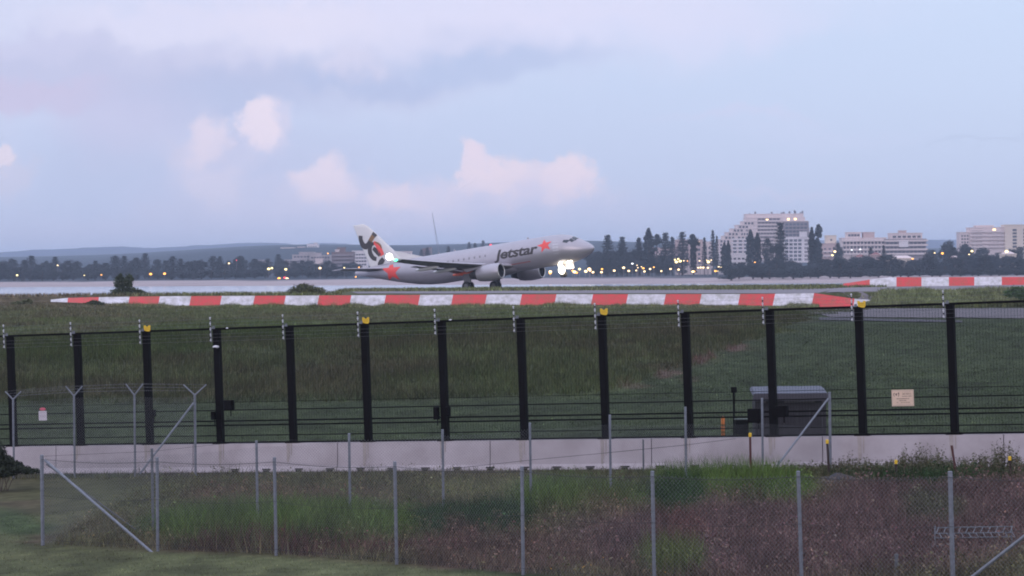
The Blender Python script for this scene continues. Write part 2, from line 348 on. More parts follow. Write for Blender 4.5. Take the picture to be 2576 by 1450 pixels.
# ------------------------------------------------------------------ ground colours
GREEN = np.array((.068, .108, .028)); DGREEN = np.array((.026, .050, .020)); OLIVE = np.array((.092, .094, .045))
BROWN = np.array((.105, .068, .056)); STRAW = np.array((.16, .12, .085)); LAWN = np.array((.125, .14, .066)); RSOIL = np.array((.12, .062, .055))
MOWN = np.array((.048, .068, .034)); BANK = np.array((.102, .124, .056)); PURP = np.array((.104, .067, .062))
DIRT = np.array((.20, .13, .11))
def fence_D(X):   # depth of the front chain link fence
    return np.interp(X, [-9.33, -6.76, -4.37, -2.05, .16, 2.21, 4.38, 6.49, 9.0], [57.6, 55.3, 53.4, 50.8, 48.2, 45.8, 44.5, 43.0, 41.3])
def gcol(X, D, Z):
    x, y = proj(X, D, Z)
    x = x + 60 * (fbm(X / 1.5, D / 3, 21) - .5); y = y + 26 * (fbm(X / 1.2, D / 3, 31) - .5)
    n = fbm(X / .7, D / 1.5, 5)[:, None]; n2_ = fbm(X / 3, D / 7, 12)[:, None]
    c = OLIVE * (1 - n2_) + (OLIVE * .55 + BROWN * .45) * n2_
    def patch(c, px, py, rx, ry, cc, k=1.0):
        d = np.sqrt(((x - px) / rx) ** 2 + ((y - py) / ry) ** 2)
        m = (k * (1 - ss(.65, 1.15, d)))[:, None]; return c * (1 - m) + cc * m
    inner = c
    for p in [(560, 1222, 500, 30, OLIVE * .85), (300, 1260, 220, 50, OLIVE * .8 + GREEN * .1), (700, 1255, 260, 22, (RSOIL * 1.1), .45), (1250, 1240, 260, 30, OLIVE * 1.25),
              (1960, 1375, 620, 115, PURP), (2380, 1300, 380, 130, PURP), (1250, 1400, 260, 60, BROWN, .8),
              (480, 1335, 160, 42, GREEN), (700, 1335, 240, 55, GREEN), (900, 1320, 190, 50, GREEN * .9 + OLIVE * .1), (1130, 1320, 110, 38, DGREEN), (1260, 1305, 90, 40, DGREEN),
              (1420, 1262, 150, 38, GREEN), (1540, 1255, 120, 34, GREEN * .8 + OLIVE * .3), (1830, 1222, 210, 52, GREEN * 1.05), (1700, 1262, 100, 40, DGREEN), (1950, 1230, 120, 40, GREEN),
              (1690, 1425, 90, 36, GREEN * .8 + BROWN * .3), (2330, 1200, 300, 26, DGREEN), (2340, 1290, 90, 50, DGREEN, .6), (1130, 1445, 300, 14, DGREEN * .8), (900, 1385, 500, 9, RSOIL * .7),
              (1720, 1340, 60, 50, RSOIL, .6), (1560, 1290, 120, 22, (RSOIL + OLIVE) / 2, .6), (1150, 1350, 60, 30, RSOIL * .9, .6)]:
        inner = patch(inner, *p)
    lawn = LAWN * (1 - .35 * n2_)
    for p in [(60, 1310, 90, 40, DGREEN * 1.2, .7), (60, 1255, 120, 25, OLIVE), (180, 1400, 200, 18, OLIVE, .5), (60, 1220, 90, 22, DGREEN * 1.3, .8), (340, 1362, 300, 12, RSOIL * .9), (240, 1350, 170, 12, RSOIL, .8),
              (170, 1270, 120, 50, OLIVE * .9, .8), (60, 1240, 90, 50, BROWN, .4)]:
        lawn = patch(lawn, *p)
    fd = fence_D(X); outm = (1 - ss(-.8, .3, D - fd))
    outm = np.maximum(outm, 1 - ss(-9.9, -9.2, X - (D - 57.6) * .0))
    outm = (outm * (D < 70))[:, None]
    c = inner * (1 - outm) + lawn * outm
    wl = ss(-2.6, -1.4, D - (73.2 - .515 * X))[:, None]                     # strip along the wall
    c = c * (1 - wl * .75) + (DGREEN * 1.3 * (1 - n2_) + BROWN * n2_) * wl * .75
    far = ss(0, 1.0, D - (73.2 - .515 * X))[:, None]
    m = MOWN * (1 - .35 * n2_) + BANK * .35 * n2_
    longg = (ss(108, 116, D + (X - 14) * 0 + 12 * ss(.02, .07, X / D) * 3))[:, None]
    xb, yb = proj(X, D, Z)
    nb = fbm(X / 4, D / 10, 44)[:, None]; nb2 = fbm(X / 11, D / 30, 49)[:, None]
    lg = BANK * (1 - ss(.3, .7, nb)) + (BANK * .55 + BROWN * .38) * ss(.3, .7, nb)
    lg = lg * (.78 + .55 * fbm(X / 1.6, D / 5, 93)[:, None]) * (1 + .22 * ss(190, 290, D)[:, None])
    lg = lg * (1 - .55 * ss(.42, .66, nb2)) + GREEN * .55 * ss(.42, .66, nb2)
    isleft = (1 - ss(0, 30, xb - np.interp(yb, [800, 870, 945, 990, 1100], [2050, 1880, 1660, 1480, 1300])))[:, None]
    isleft = (1 - ss(-30, 60, xb - np.interp(yb, [800, 870, 945, 990, 1100], [2050, 1880, 1660, 1480, 1300]) + 170 * (fbm(X / 2.5, D / 9, 58) - .5)))[:, None]
    lmask = longg * isleft
    mm = m * (1 - ss(790, 1000, yb)[:, None] * .0)
    f = mm * (.95 + .75 * fbm(X / 2.2, D / 6, 95)[:, None]) * (1 - lmask) + lg * lmask
    dm = np.zeros_like(xb); wob = 1 + 1.1 * (fbm(X * 1.2, D / 5, 77) - .5) + .7 * (fbm(X * 3, D / 2, 78) - .5)
    for px, py, rx, ry, k in [(1590, 972, 50, 6, .45), (1668, 944, 20, 9, .8), (1700, 938, 18, 6, .7), (1762, 908, 24, 9, .95), (1785, 899, 16, 8, .9), (1850, 878, 22, 7, .95), (1868, 871, 14, 5, .9), (1735, 955, 30, 8, .35)]:
        dm = np.maximum(dm, k * (1 - ss(.6, 1.25, np.sqrt(((xb - px) / rx) ** 2 + ((yb - py) / ry) ** 2) / np.maximum(wob, .3))))
    dm = dm[:, None]
    f = f * (1 - dm) + DIRT * dm
    top = ss(200, 285, D)[:, None]
    f = f * (1 - top * .7) + (OLIVE * .9 + GREEN * .35 * nb2 + STRAW * .18 * nb) * top * .7
    lft = (ss(200, 290, D) * (1 - ss(150, 420, xb)))[:, None]
    f = f * (1 - lft * .6) + (BROWN * .8 + STRAW * .35) * lft * .6
    c = c * (1 - far) + f * far
    return c * (.42 + 1.15 * n) * (1 + .5 * (fbm(X / .25, D / .6, 55)[:, None] - .5))

# ------------------------------------------------------------------ ground
Ds = np.unique(np.concatenate([np.linspace(2, 38, 16), np.linspace(38, 90, 150), np.linspace(90, 160, 60), np.linspace(160, 290, 50), np.linspace(290, 460, 110), np.linspace(299, 304, 26), [470, 500]]))
Us = np.linspace(-.36, .36, 260)
UU, DD = np.meshgrid(Us, Ds); XX = UU * DD; XX[Ds < 36] = Us * 36 / .36 * .36
ZZ = H(XX, DD)
V = np.stack([XX.ravel(), DD.ravel(), ZZ.ravel()], 1)
r_, c_ = DD.shape
idx = np.arange(r_ * c_).reshape(r_, c_)
Fq = np.stack([idx[:-1, :-1].ravel(), idx[:-1, 1:].ravel(), idx[1:, 1:].ravel(), idx[1:, :-1].ravel()], 1)
g = npmesh('ground', V, Fq, [ground_m], gcol(V[:, 0], V[:, 1], V[:, 2]) * .85, 4)
for p in g.data.polygons: p.use_smooth = True
tag(g, kind='structure')

def sheet(name, m, poly, dz=.012, n=(50, 14)):
    """bilinear patch over four (X,D) corners laid on the ground"""
    a, b, c, d = [np.array(p, float) for p in poly]
    s, t = np.meshgrid(np.linspace(0, 1, n[0]), np.linspace(0, 1, n[1]))
    P = (a[:, None, None] * (1 - s) * (1 - t) + b[:, None, None] * s * (1 - t) + c[:, None, None] * s * t + d[:, None, None] * (1 - s) * t)
    Vv = np.stack([P[0].ravel(), P[1].ravel(), H(P[0], P[1]).ravel() + dz], 1)
    i = np.arange(n[0] * n[1]).reshape(n[1], n[0])
    q = np.stack([i[:-1, :-1].ravel(), i[:-1, 1:].ravel(), i[1:, 1:].ravel(), i[1:, :-1].ravel()], 1)
    o = npmesh(name, Vv, q, [m], None, 4); return tag(o, kind='structure')
def XD(x, D): return (ray(x, 700).x * D, D)
sheet('taxiway', asph, [XD(900, 318), XD(2060, 306), XD(2120, 352), XD(880, 343)], .03, (80, 20))
sheet('taxiway', asph, [XD(2075, 303), XD(2760, 292), XD(2760, 372), XD(2100, 345)], .06, (60, 60))
sheet('runway', asph_d, [XD(900, 390), XD(2760, 375), XD(2760, 440), XD(860, 440)], .05, (80, 30))
sheet('service_road', asph, [XD(2090, 213), XD(2760, 196), XD(2760, 262), XD(1960, 283)], .05, (60, 60))
sheet('service_road', asph_d, [XD(2060, 201), XD(2420, 190), XD(2420, 195.5), XD(2060, 212)], .05, (40, 12))

# water and far shore
wat = bpy.data.materials.new('bay water'); wat.use_nodes = True
p = wat.node_tree.nodes['Principled BSDF']; p.inputs['Base Color'].default_value = (.30, .33, .40, 1); p.inputs['Roughness'].default_value = .16
p.inputs['IOR'].default_value = 1.33
no = wat.node_tree.nodes.new('ShaderNodeTexNoise'); no.inputs['Scale'].default_value = .35; no.inputs['Detail'].default_value = 4
tcn = wat.node_tree.nodes.new('ShaderNodeTexCoord'); wat.node_tree.links.new(tcn.outputs['Object'], no.inputs['Vector'])
b_ = wat.node_tree.nodes.new('ShaderNodeBump'); b_.inputs['Strength'].default_value = .18; b_.inputs['Distance'].default_value = .5
wat.node_tree.links.new(no.outputs[0], b_.inputs['Height']); wat.node_tree.links.new(b_.outputs[0], p.inputs['Normal'])
m = MB(); m.poly([(-1500, 305, -3), (1500, 305, -3), (1500, 2000, -3), (-1500, 2000, -3)])
tag(m.build('water', wat), kind='structure')

def shoreD(u): return 1225 - 735 * u
def HF(X, D):
    u = X / D; s = D - shoreD(u)
    z = np.interp(s, [-60, 0, 60, 150, 420, 900, 3000], [-6, -3, -1.6, -.7, .4, 3, 24])
    z = z + .5 * (fbm(X / 25, D / 40, 8) - .5) * ss(20, 120, s)
    # built-up hill behind the left part of the bay
    z = z + 14 * np.exp(-((u + .075) / .05) ** 2) * ss(1900, 3000, D) + 16 * np.exp(-((u - .02) / .05) ** 2) * ss(2100, 3400, D)
    return z
Ds2 = np.unique(np.concatenate([np.linspace(1050, 1700, 70), np.linspace(1700, 5200, 60)]))
Us2 = np.linspace(-.32, .32, 220); UU, DD = np.meshgrid(Us2, Ds2); XX = UU * DD; ZZ = HF(XX, DD)
V = np.stack([XX.ravel(), DD.ravel(), ZZ.ravel()], 1); r_, c_ = DD.shape; idx = np.arange(r_ * c_).reshape(r_, c_)
Fq = np.stack([idx[:-1, :-1].ravel(), idx[:-1, 1:].ravel(), idx[1:, 1:].ravel(), idx[1:, :-1].ravel()], 1)
sh = (DD - shoreD(UU)).ravel(); nn = fbm(V[:, 0] / 30, V[:, 1] / 50, 61)
sandm = (1 - ss(95, 150, sh + 90 * (nn - .5)))[:, None]
cc = np.array((.34, .285, .29)) * (.7 + .6 * fbm(V[:, 0] / 40, V[:, 1] / 9, 66)[:, None]) * sandm + np.array((.028, .042, .058)) * (1 - sandm)
far_m = mat('shore land', (.1, .1, .1), .95, attr='Col', spec=.1)
tag(npmesh('far_shore', V, Fq, [far_m], cc, 4), kind='structure')

# wooded ridges on the horizon, distance haze put into their blue colour
def ridge(name, Dc, w_, pts, foot, jag, seed, colr):
    us = np.linspace(-.33, .33, 700); xs = us * F + 1288
    yc = np.interp(xs, [p[0] for p in pts], [p[1] for p in pts]) + jag * (fbm(xs / 14, xs * 0, seed) - .5) * 2
    zc = CAMZ + (668 - (xs - 1288) * .00873 - yc) * Dc / F
    rows = []
    for k in np.linspace(-1, 1, 13):
        d = Dc + k * w_; s = .5 + .5 * math.cos(math.pi * k)
        rows.append(np.stack([us * Dc * (1 + k * w_ / Dc * .3), np.full_like(us, d), foot + (zc - foot) * s + (fbm(us * 300, us * 0 + k * 3, seed + 5) - .5) * zc * .10 * (1 - abs(k)) * (0 if abs(k) < .01 else 1)], 1))
    V = np.concatenate(rows); n = len(us); idx = np.arange(13 * n).reshape(13, n)
    Fq = np.stack([idx[:-1, :-1].ravel(), idx[:-1, 1:].ravel(), idx[1:, 1:].ravel(), idx[1:, :-1].ravel()], 1)
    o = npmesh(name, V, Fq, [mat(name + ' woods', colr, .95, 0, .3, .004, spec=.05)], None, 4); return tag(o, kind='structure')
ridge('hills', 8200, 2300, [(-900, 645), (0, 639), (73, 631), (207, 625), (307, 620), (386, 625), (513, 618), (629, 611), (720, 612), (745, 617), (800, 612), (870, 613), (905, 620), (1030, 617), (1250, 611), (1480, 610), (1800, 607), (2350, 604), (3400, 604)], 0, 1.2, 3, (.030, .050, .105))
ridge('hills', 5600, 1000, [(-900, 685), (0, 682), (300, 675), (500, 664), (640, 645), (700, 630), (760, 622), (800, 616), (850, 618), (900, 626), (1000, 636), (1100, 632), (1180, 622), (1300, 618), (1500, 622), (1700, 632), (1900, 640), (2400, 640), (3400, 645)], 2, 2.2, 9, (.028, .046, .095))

# ------------------------------------------------------------------ grass
rng = np.random.default_rng(5)
def blades(name, n, sampler, hfun, wfun, label, keep=None, colf=1.0, lean=.35, sg=.42):
    X, D = sampler(n); Z = H(X, D)
    if keep is not None:
        k = keep(X, D, Z); X, D, Z = X[k], D[k], Z[k]
    n = len(X); h = hfun(X, D, Z) * rng.uniform(.55, 1.25, n); wd = wfun(X, D)
    c = gcol(X, D, Z) * np.exp(rng.normal(.02, sg, (n, 1))) * (1 + rng.normal(0, .06, (n, 3))) * colf
    a = rng.uniform(0, 2 * np.pi, n); dx = np.cos(a) * wd / 2; dy = np.sin(a) * wd / 2
    lx = rng.normal(0, lean, n) * h; ly = rng.normal(0, lean, n) * h
    V = np.empty((n, 3, 3)); V[:, 0] = np.stack([X - dx, D - dy, Z - .02], 1); V[:, 1] = np.stack([X + dx, D + dy, Z - .02], 1)
    V[:, 2] = np.stack([X + lx, D + ly, Z + h], 1)
    cv = np.repeat(np.clip(c, .004, .5)[:, None, :], 3, 1)
    o = npmesh(name, V.reshape(-1, 3), np.arange(3 * n).reshape(n, 3), [grass_m], cv.reshape(-1, 3), 3)
    return tag(o, label, 'grass', None, 'stuff')
def samp(d0, d1, x0=-60, x1=2640, pw=1.0):
    def f(n):
        D = (rng.uniform(d0 ** pw, d1 ** pw, n)) ** (1 / pw); u = (rng.uniform(x0, x1, n) - 1288) / F; return u * D, D
    return f
def wallgap(X, D): return D - (73.2 - .515 * X)
def inside(X, D, Z): return (D > fence_D(X) + .15) & (wallgap(X, D) < -2.4) & (X > -9.2)
def tallness(X, D, Z):
    x, y = proj(X, D, Z)
    t = .14 + .16 * fbm(X / 1.6, D / 3, 71)
    for px, py, rx, ry, k in [(700, 1340, 330, 60, .38), (1420, 1265, 170, 45, .3), (1830, 1225, 230, 55, .3), (1960, 1375, 620, 120, .2), (1200, 1315, 150, 45, .22), (2380, 1300, 380, 130, .22), (1690, 1425, 100, 40, .3)]:
        t = t + (k if k != .2 and k != .22 else .06) * (1 - ss(.5, 1.2, np.sqrt(((x - px) / rx) ** 2 + ((y - py) / ry) ** 2)))
    t = t * np.where((x < 480) & (y < 1300), .45, 1)
    return np.minimum(t, .62)
blades('grass', 150000, samp(42.5, 74), tallness, lambda X, D: .016, 'rough brown and green grass growing inside the chain link enclosure', inside)
def scrub(name, n, sampler, keep, label):
    X, D = sampler(n); Z = H(X, D); k = keep(X, D, Z); X, D, Z = X[k], D[k], Z[k]; n = len(X)
    cl = fbm(X / .35, D / .5, 201); k = rng.uniform(0, 1, n) < ss(.35, .6, cl); X, D, Z, cl = X[k], D[k], Z[k], cl[k]; n = len(X)
    h = rng.uniform(.02, 1, n) ** .8 * (.10 + .42 * ss(.4, .75, cl)); P0 = np.stack([X, D, Z + h], 1)
    e = rng.normal(size=(n, 3, 3)) * .014 * rng.uniform(.6, 1.6, (n, 1, 1)); V = P0[:, None, :] + e
    c = gcol(X, D, Z) * np.exp(rng.normal(.15, .38, (n, 1))) * (1 + rng.normal(0, .08, (n, 3)))
    o = npmesh(name, V.reshape(-1, 3), np.arange(3 * n).reshape(n, 3), [grass_m], np.repeat(np.clip(c, .004, .6)[:, None, :], 3, 1).reshape(-1, 3), 3); tag(o, label, 'scrub', None, 'stuff')
scrub('scrub', 260000, samp(42.5, 74), lambda X, D, Z: inside(X, D, Z) & (wallgap(X, D) < -4.5), 'dry brown and green scrub leaves tangled through the enclosure grass')
blades('grass', 70000, samp(36, 66), lambda X, D, Z: .035, lambda X, D: .016, 'short pale green lawn in front of the chain link fence', lambda X, D, Z: ((D < fence_D(X) - .1) | (X < -9.4)) & (wallgap(X, D) < -2), lean=.8)
blades('grass', 40000, samp(64, 82), lambda X, D, Z: .10 + .22 * ss(.5, .8, fbm(X / 1.2, D / 1.2, 91)), lambda X, D: .018, 'dark low grass along the foot of the concrete wall', lambda X, D, Z: (wallgap(X, D) > -2.7) & (wallgap(X, D) < -.25))
blades('grass', 60000, samp(76, 128), lambda X, D, Z: .06, lambda X, D: .03, 'mown green grass behind the black fence', lambda X, D, Z: wallgap(X, D) > .6, lean=.8)
def longleft(X, D, Z):
    x, y = proj(X, D, Z); return x + 170 * (fbm(X / 2.5, D / 9, 58) - .5) < np.interp(y, [760, 800, 870, 945, 990, 1010], [2300, 2050, 1880, 1660, 1480, 1000])
def lfence(X, D): return D
blades('grass', 230000, samp(110, 298, pw=.5), lambda X, D, Z: (.16 + .45 * fbm(X / 3, D / 5, 17) ** 1.5) * np.interp(D, [110, 200, 260, 285, 298], [1, .8, .5, .35, .15]), lambda X, D: .018 + .00022 * D, 'long mottled grass on the bank behind the black fence', longleft, colf=.88, sg=.22, lean=.45)
blades('grass', 50000, samp(110, 298, 1400, 2640, .5), lambda X, D, Z: .07, lambda X, D: .05, 'mown grass slope on the right behind the black fence',
       lambda X, D, Z: ~longleft(X, D, Z) & ~((D > 188) & (D < 286) & (proj(X, D, Z)[0] > 1950)), lean=.8)
def berm(X, D, Z):
    x, y = proj(X, D, Z); return ((x < 860) & (D > 302)) | ((D > 344) & (D < 386) & (x < 2080)) | ((x > 2080) & (x < 2230) & (D > 345) & (D < 386))
blades('grass', 60000, samp(302, 390), lambda X, D, Z: .26 + .16 * fbm(X / 2.5, D / 6, 33), lambda X, D: .12, 'grass strip between the taxiway and the runway', berm, colf=1.15)
blades('grass', 30000, samp(284, 302, 2170, 2640), lambda X, D, Z: .3 + .5 * fbm(X / 2, D / 6, 35), lambda X, D: .09, 'yellow green grass bank beside the end of the striped barrier', None, colf=1.5)

# ------------------------------------------------------------------ red and white barriers
blades('grass', 30000, samp(291, 299.7, 230, 2060), lambda X, D, Z: .18 + .95 * np.clip(fbm(X / 1.8, D / 9, 133) - .38, 0, 1) * (1 + 1.2 * np.exp(-((proj(X, D, Z)[0] - 840) / 45) ** 2)), lambda X, D: .05,
       'uneven tufts of olive grass in front of the long striped barrier', None, colf=1.25, lean=.22)
def barrier(D, edges, ytop, ybot, label, first_red, lean):
    """long low barrier with a sloped painted face; edges are the x of its colour changes"""
    x0, x1 = edges[0], edges[-1]
    base = at((x0 + x1) / 2, ybot((x0 + x1) / 2), D)
    root_loc = Vector((base.x, D, base.z)); m = WB()
    for i, (a, b) in enumerate(zip(edges, edges[1:])):
        red = (i % 2 == 0) == first_red
        n = 4; xs = [a + (b - a) * k / n for k in range(n + 1)]
        for p, q in zip(xs, xs[1:]):
            P = []
            for xx in (p, q):
                t = at(xx, ytop(xx), D + 1.1); bt = at(xx, ybot(xx), D)
                sk = lean * (t.z - bt.z)
                P.append((Vector((bt.x - sk, D, bt.z - .25)), Vector((t.x, D + 1.1, t.z)), Vector((t.x, D + 1.7, t.z - .02)), Vector((t.x, D + 1.8, bt.z - .25))))
            A_, B_ = P
            for k in range(3):
                m.poly([A_[k], B_[k], B_[k + 1], A_[k + 1]], 0 if red else 1)
    o = m.build('striped_barrier', [red_p, white_p], None, False, root_loc)
    return tag(o, label, 'barrier')
E1 = [128, 171, 249, 326, 402, 481, 558, 641, 719, 803, 884, 971, 1057, 1140, 1225, 1313, 1400, 1492, 1580, 1675, 1765, 1862, 1950, 2048, 2150, 2217]
yt1 = lambda x: float(np.interp(x, [98, 171, 240, 450, 700, 1300, 1900, 2048, 2150, 2217], [757, 750, 748, 745.5, 744.5, 741, 740, 738, 752, 757]))
yb1 = lambda x: float(np.interp(x, [98, 171, 250, 326, 402, 481, 600, 2100, 2217], [758, 758, 758.5, 761, 767, 771, 773, 771, 763]))
barrier(300, E1, yt1, yb1, 'long red and white striped barrier running across the grass below the aircraft', False, .25)
E2 = [2122, 2188, 2255, 2318, 2387, 2451, 2520, 2590, 2660, 2720]
barrier(362, E2, lambda x: float(np.interp(x, [2122, 2188, 2235, 2720], [714, 704, 698, 697])), lambda x: 720.5, 'shorter red and white striped barrier at the far right edge', True, .0)

# ------------------------------------------------------------------ concrete wall and black security fence (one tilted local frame)
TH = math.atan(.515); CT = math.cos(TH); SL = math.atan(.035 * CT)
def wallX(x): u = (x - 1288) / F; return u * 73.2 / (1 + .515 * u)
def wallT(x): return wallX(x) / (CT * math.cos(SL))
def frame_thing(name, label, cat, z):
    o = thing(name, label, cat, (0, 73.2, z)); o.rotation_euler = (0, -SL, -TH); return o
FR = Matrix.Rotation(-TH, 3, 'Z') @ Matrix.Rotation(-SL, 3, 'Y')
def fl(t, y, z): return Vector((0, 73.2, .74)) + FR @ Vector((t, y, z))     # fence-local -> world
T0, T1 = -23.0, 19.0
wall = frame_thing('concrete_wall', 'low pale concrete wall that carries the black security fence', 'wall', .74)
m = MB()
prof = [(-.12, 0), (.16, 0), (.30, -.55), (.30, -1.3), (-.24, -1.3), (-.24, -.72), (-.16, -.60)]
i0 = 0
for t in np.arange(T0, T1, 2.24 * 2):
    t0, t1 = t + .012, t + 4.48 - .012; i = len(m.v)
    for tt in (t0, t1):
        for y, z in prof: m.v.append((tt, y, z))
    n = len(prof)
    for k in range(n): m.f.append((i + k, i + (k + 1) % n, i + n + (k + 1) % n, i + n + k)); m.m.append(0)
    m.f.append(tuple(i + k for k in reversed(range(n)))); m.m.append(0); m.f.append(tuple(i + n + k for k in range(n))); m.m.append(0)
m.build('wall_block_row', conc, wall)
sm_ = MB()
for x, k in ((560, 1), (731, .8), (923, 1), (1117, .7), (1316, .9), (1521, 1), (1731, .9), (1944, .7), (2168, 1), (2399, .8), (199, .6), (373, .7)):
    t = wallT(x); 
    for dx, ww, hh in ((-.05, .10, .62 * k), (.06, .05, .4 * k), (0, .03, .5 * k)):
        sm_.poly([(t + dx - ww / 2, -.124 - .0, 0.0 - .004), (t + dx + ww / 2, -.124, -.004), (t + dx + ww * .3, -.124 - .067 * hh - .004, -hh), (t + dx - ww * .25, -.124 - .067 * hh - .004, -hh)])
stain_m = mat('water stain', (.36, .32, .31), .9, 0, .2, 6)
sm_.build('water_stain', stain_m, wall)
slot_x = [597, 675, 757, 835, 912, 990, 1075, 1155, 1238, 1324, 1405, 1489, 1576, 1664, 1750, 1839, 1930]
s0 = MB(); s0.box((0, 0, 0), (.17, .05, .10)); s0.box((0, 0.004, .075), (.24, .03, .03)); sp = s0.build('forklift_slot', slot_shade, wall)
for i, x in enumerate(slot_x):
    o = sp if i == 0 else sp.copy()
    if i: COL.objects.link(o)
    o.parent = wall; o.location = (wallT(x), -.225, -.745)

fence = frame_thing('security_fence', 'tall black steel mesh security fence with electric wires on top', 'fence', .74)
PX = [-135, 30, 199, 373, 551, 734, 923, 1117, 1316, 1521, 1731, 1944, 2168, 2399, 2640]
PT = [wallT(x) for x in PX]; FH = 3.05
m = MB(); m.box((0, 0.02, FH / 2), (.172, .15, FH)); m.box((0, 0.0, .012), (.36, .24, .024))
for sx in (-.14, .14): m.tube((sx, -.06, .02), (sx, -.06, .07), .015)
post0 = m.build('post', blk, fence)
# insulator rod, bolted to the left of each post
m = MB(); m.tube((-.11, -.09, FH - .34), (-.125, -.09, FH + .34), .012)
rod0 = m.build('insulator_rod', galv, fence)
mi_ = MB()
for k in range(9): mi_.tube((-.135, -.10, FH - .30 + k * .075), (-.115, -.10, FH - .275 + k * .075), .023, .017, 7, k % 2)
mi_.tube((-.126, -.10, FH - .31), (-.126, -.10, FH + .33), .009, .009, 6)
ins0 = mi_.build('insulator', [whiteins, blk], rod0)
m = MB(); m.box((-.06, -.09, FH + .03), (.12, .03, .03)); m.box((-.03, -.09, FH + .06), (.06, .03, .05)); brk0 = m.build('bracket', galv, rod0)
def prisms(segs, r, plane_y=0.0):
    """thin three sided wires between (x0,z0)-(x1,z1) pairs, numpy"""
    S = np.array(segs, float); d = S[:, 2:] - S[:, :2]; L_ = np.linalg.norm(d, axis=1, keepdims=True); d = d / L_; nrm = np.stack([-d[:, 1], d[:, 0]], 1)
    out = []
    for e in (0, 2):
        for (a, b) in ((1, -.5), (-1, -.5), (0, 1)):
            q = np.empty((len(S), 3)); q[:, 0] = S[:, e] + nrm[:, 0] * a * r; q[:, 2] = S[:, e + 1] + nrm[:, 1] * a * r; q[:, 1] = plane_y + b * r; out.append(q)
    V = np.stack(out, 1).reshape(-1, 3); b = np.arange(len(S)) * 6
    Fq = np.concatenate([np.stack([b + i, b + j, b + j + 3, b + i + 3], 1) for i, j in ((0, 1), (1, 2), (2, 0))])
    return V, Fq
span = PT[8] - PT[7]
segs = [(.09, z, span - .09, z) for z in np.arange(.03, FH - .02, .0127)] + [(x, .02, x, FH) for x in np.arange(.09, span - .08, .0762)]
V, Fq = prisms(segs, .0024, -.045)
panel0 = npmesh('mesh_panel', V, Fq, [blkmesh], None, 4); panel0.parent = fence
for i, t in enumerate(PT):
    if i == 0: p, rd, ii, bb = post0, rod0, ins0, brk0
    else:
        p, rd, ii, bb = post0.copy(), rod0.copy(), ins0.copy(), brk0.copy()
        for o in (p, rd, ii, bb): COL.objects.link(o)
    p.parent = fence; rd.parent = fence; ii.parent = rd; bb.parent = rd
    p.location = (t, 0, 0); rd.location = (t, 0, 0)
    if i < len(PT) - 1:
        q = panel0 if i == 0 else panel0.copy()
        if i: COL.objects.link(q)
        q.parent = fence; q.location = (t, 0, 0); q.scale = ((PT[i + 1] - t) / span, 1, 1)
m = MB(); m.box(((PT[0] + PT[-1]) / 2, -.05, FH + .012), (PT[-1] - PT[0] + 1, .05, .055)); m.build('top_rail', blk, fence)
m = MB(); m.box(((PT[0] + PT[-1]) / 2, -.07, .035), (PT[-1] - PT[0] + 1, .05, .045)); m.build('bottom_rail', blk, fence)
cb = None
for z, r in ((1.10, .006), (.89, .014), (.60, .019), (.485, .019), (.215, .013)):
    c_m = MB(); c_m.tube((PT[0], .12, z), (PT[-1], .12, z), r, r, 6); c_m.build('crash_cable', blk, fence)
for z in (-.31, -.21, -.12, .10, .19, .28):
    c_m = MB()
    for a, b in zip(PT, PT[1:]): c_m.tube((a - .12, -.115, FH + z), (b - .12, -.115, FH + z), .0022, .0022, 3)
    c_m.build('electric_wire', galv, fence)

def onfence(name, label, cat, x, y, off=-.10, group=None):
    """thing hung on the fence at frame point x,y; local axes follow the fence"""
    # solve t,z on the plane local y = off
    d = ray(x, y); n = FR @ Vector((0, 1, 0)); P0 = fl(0, off, 0); C = Vector((0, 0, CAMZ))
    k = (P0 - C).dot(n) / d.dot(n); o = thing(name, label, cat, C + d * k, 0, group); o.rotation_euler = (0, -SL, -TH); return o
YW = [('left', 370, 826, 'yellow warning sign on the fence top above the third galvanised Y post'), ('', 920, 806, 'yellow warning sign on the fence top at the post under the tail of the aircraft'),
      ('', 1519, 784, 'yellow warning sign on the fence top below the tip of the aircraft nose'), ('', 2167, 765, 'yellow warning sign on the fence top at the right end of the long striped barrier')]
ys = None
def mark_rows(root, rows, mt, y, th, name='lettering'):
    m = MB()
    for x0, x1, z, h in rows:
        x = x0; r = random.Random(int(z * 1000) + 5)
        while x < x1:
            wv = h * r.uniform(.5, .95); m.box((x + wv / 2, y, z), (wv, th, h * r.uniform(.8, 1.0))); x += wv + h * (.28 if r.random() < .85 else .8)
    return m.build(name, mt, root)
for k, (_, x, y, lb) in enumerate(YW):
    if ys is None:
        ys = onfence('warning_sign', lb, 'sign', x, y, -.14, 'yellow warning signs along the fence top')
        m = MB(); a = [(-.10, .0), (-.085, -.06), (.0, -.085), (.07, -.09), (.10, -.05), (.105, .07), (.06, .075), (.03, .04), (-.02, .035), (-.055, .075), (-.10, .075)]
        f0 = [(p[0], -.006, p[1]) for p in a]; f1 = [(p[0], .006, p[1]) for p in a]; n = len(a)
        m.v += f0 + f1; m.f.append(tuple(range(n))); m.m.append(0); m.f.append(tuple(reversed(range(n, 2 * n)))); m.m.append(0)
        for q in range(n): m.f.append((q, n + q, n + (q + 1) % n, (q + 1) % n)); m.m.append(0)
        m.build('plate', yel, ys); 
        fl_ = mat('faded lettering', (.30, .19, .02), .8); mark_rows(ys, [(-.07, .07, .008, .014)], fl_, -.008, .003); mark_rows(ys, [(-.07, .075, -.03, .010)], fl_, -.008, .003)
    else:
        d = ray(x, y); n_ = FR @ Vector((0, 1, 0)); C = Vector((0, 0, CAMZ)); kk = (fl(0, -.14, 0) - C).dot(n_) / d.dot(n_)
        o = dup(ys, C + d * kk, 0, None, lb); o.rotation_euler = (0, -SL, -TH)
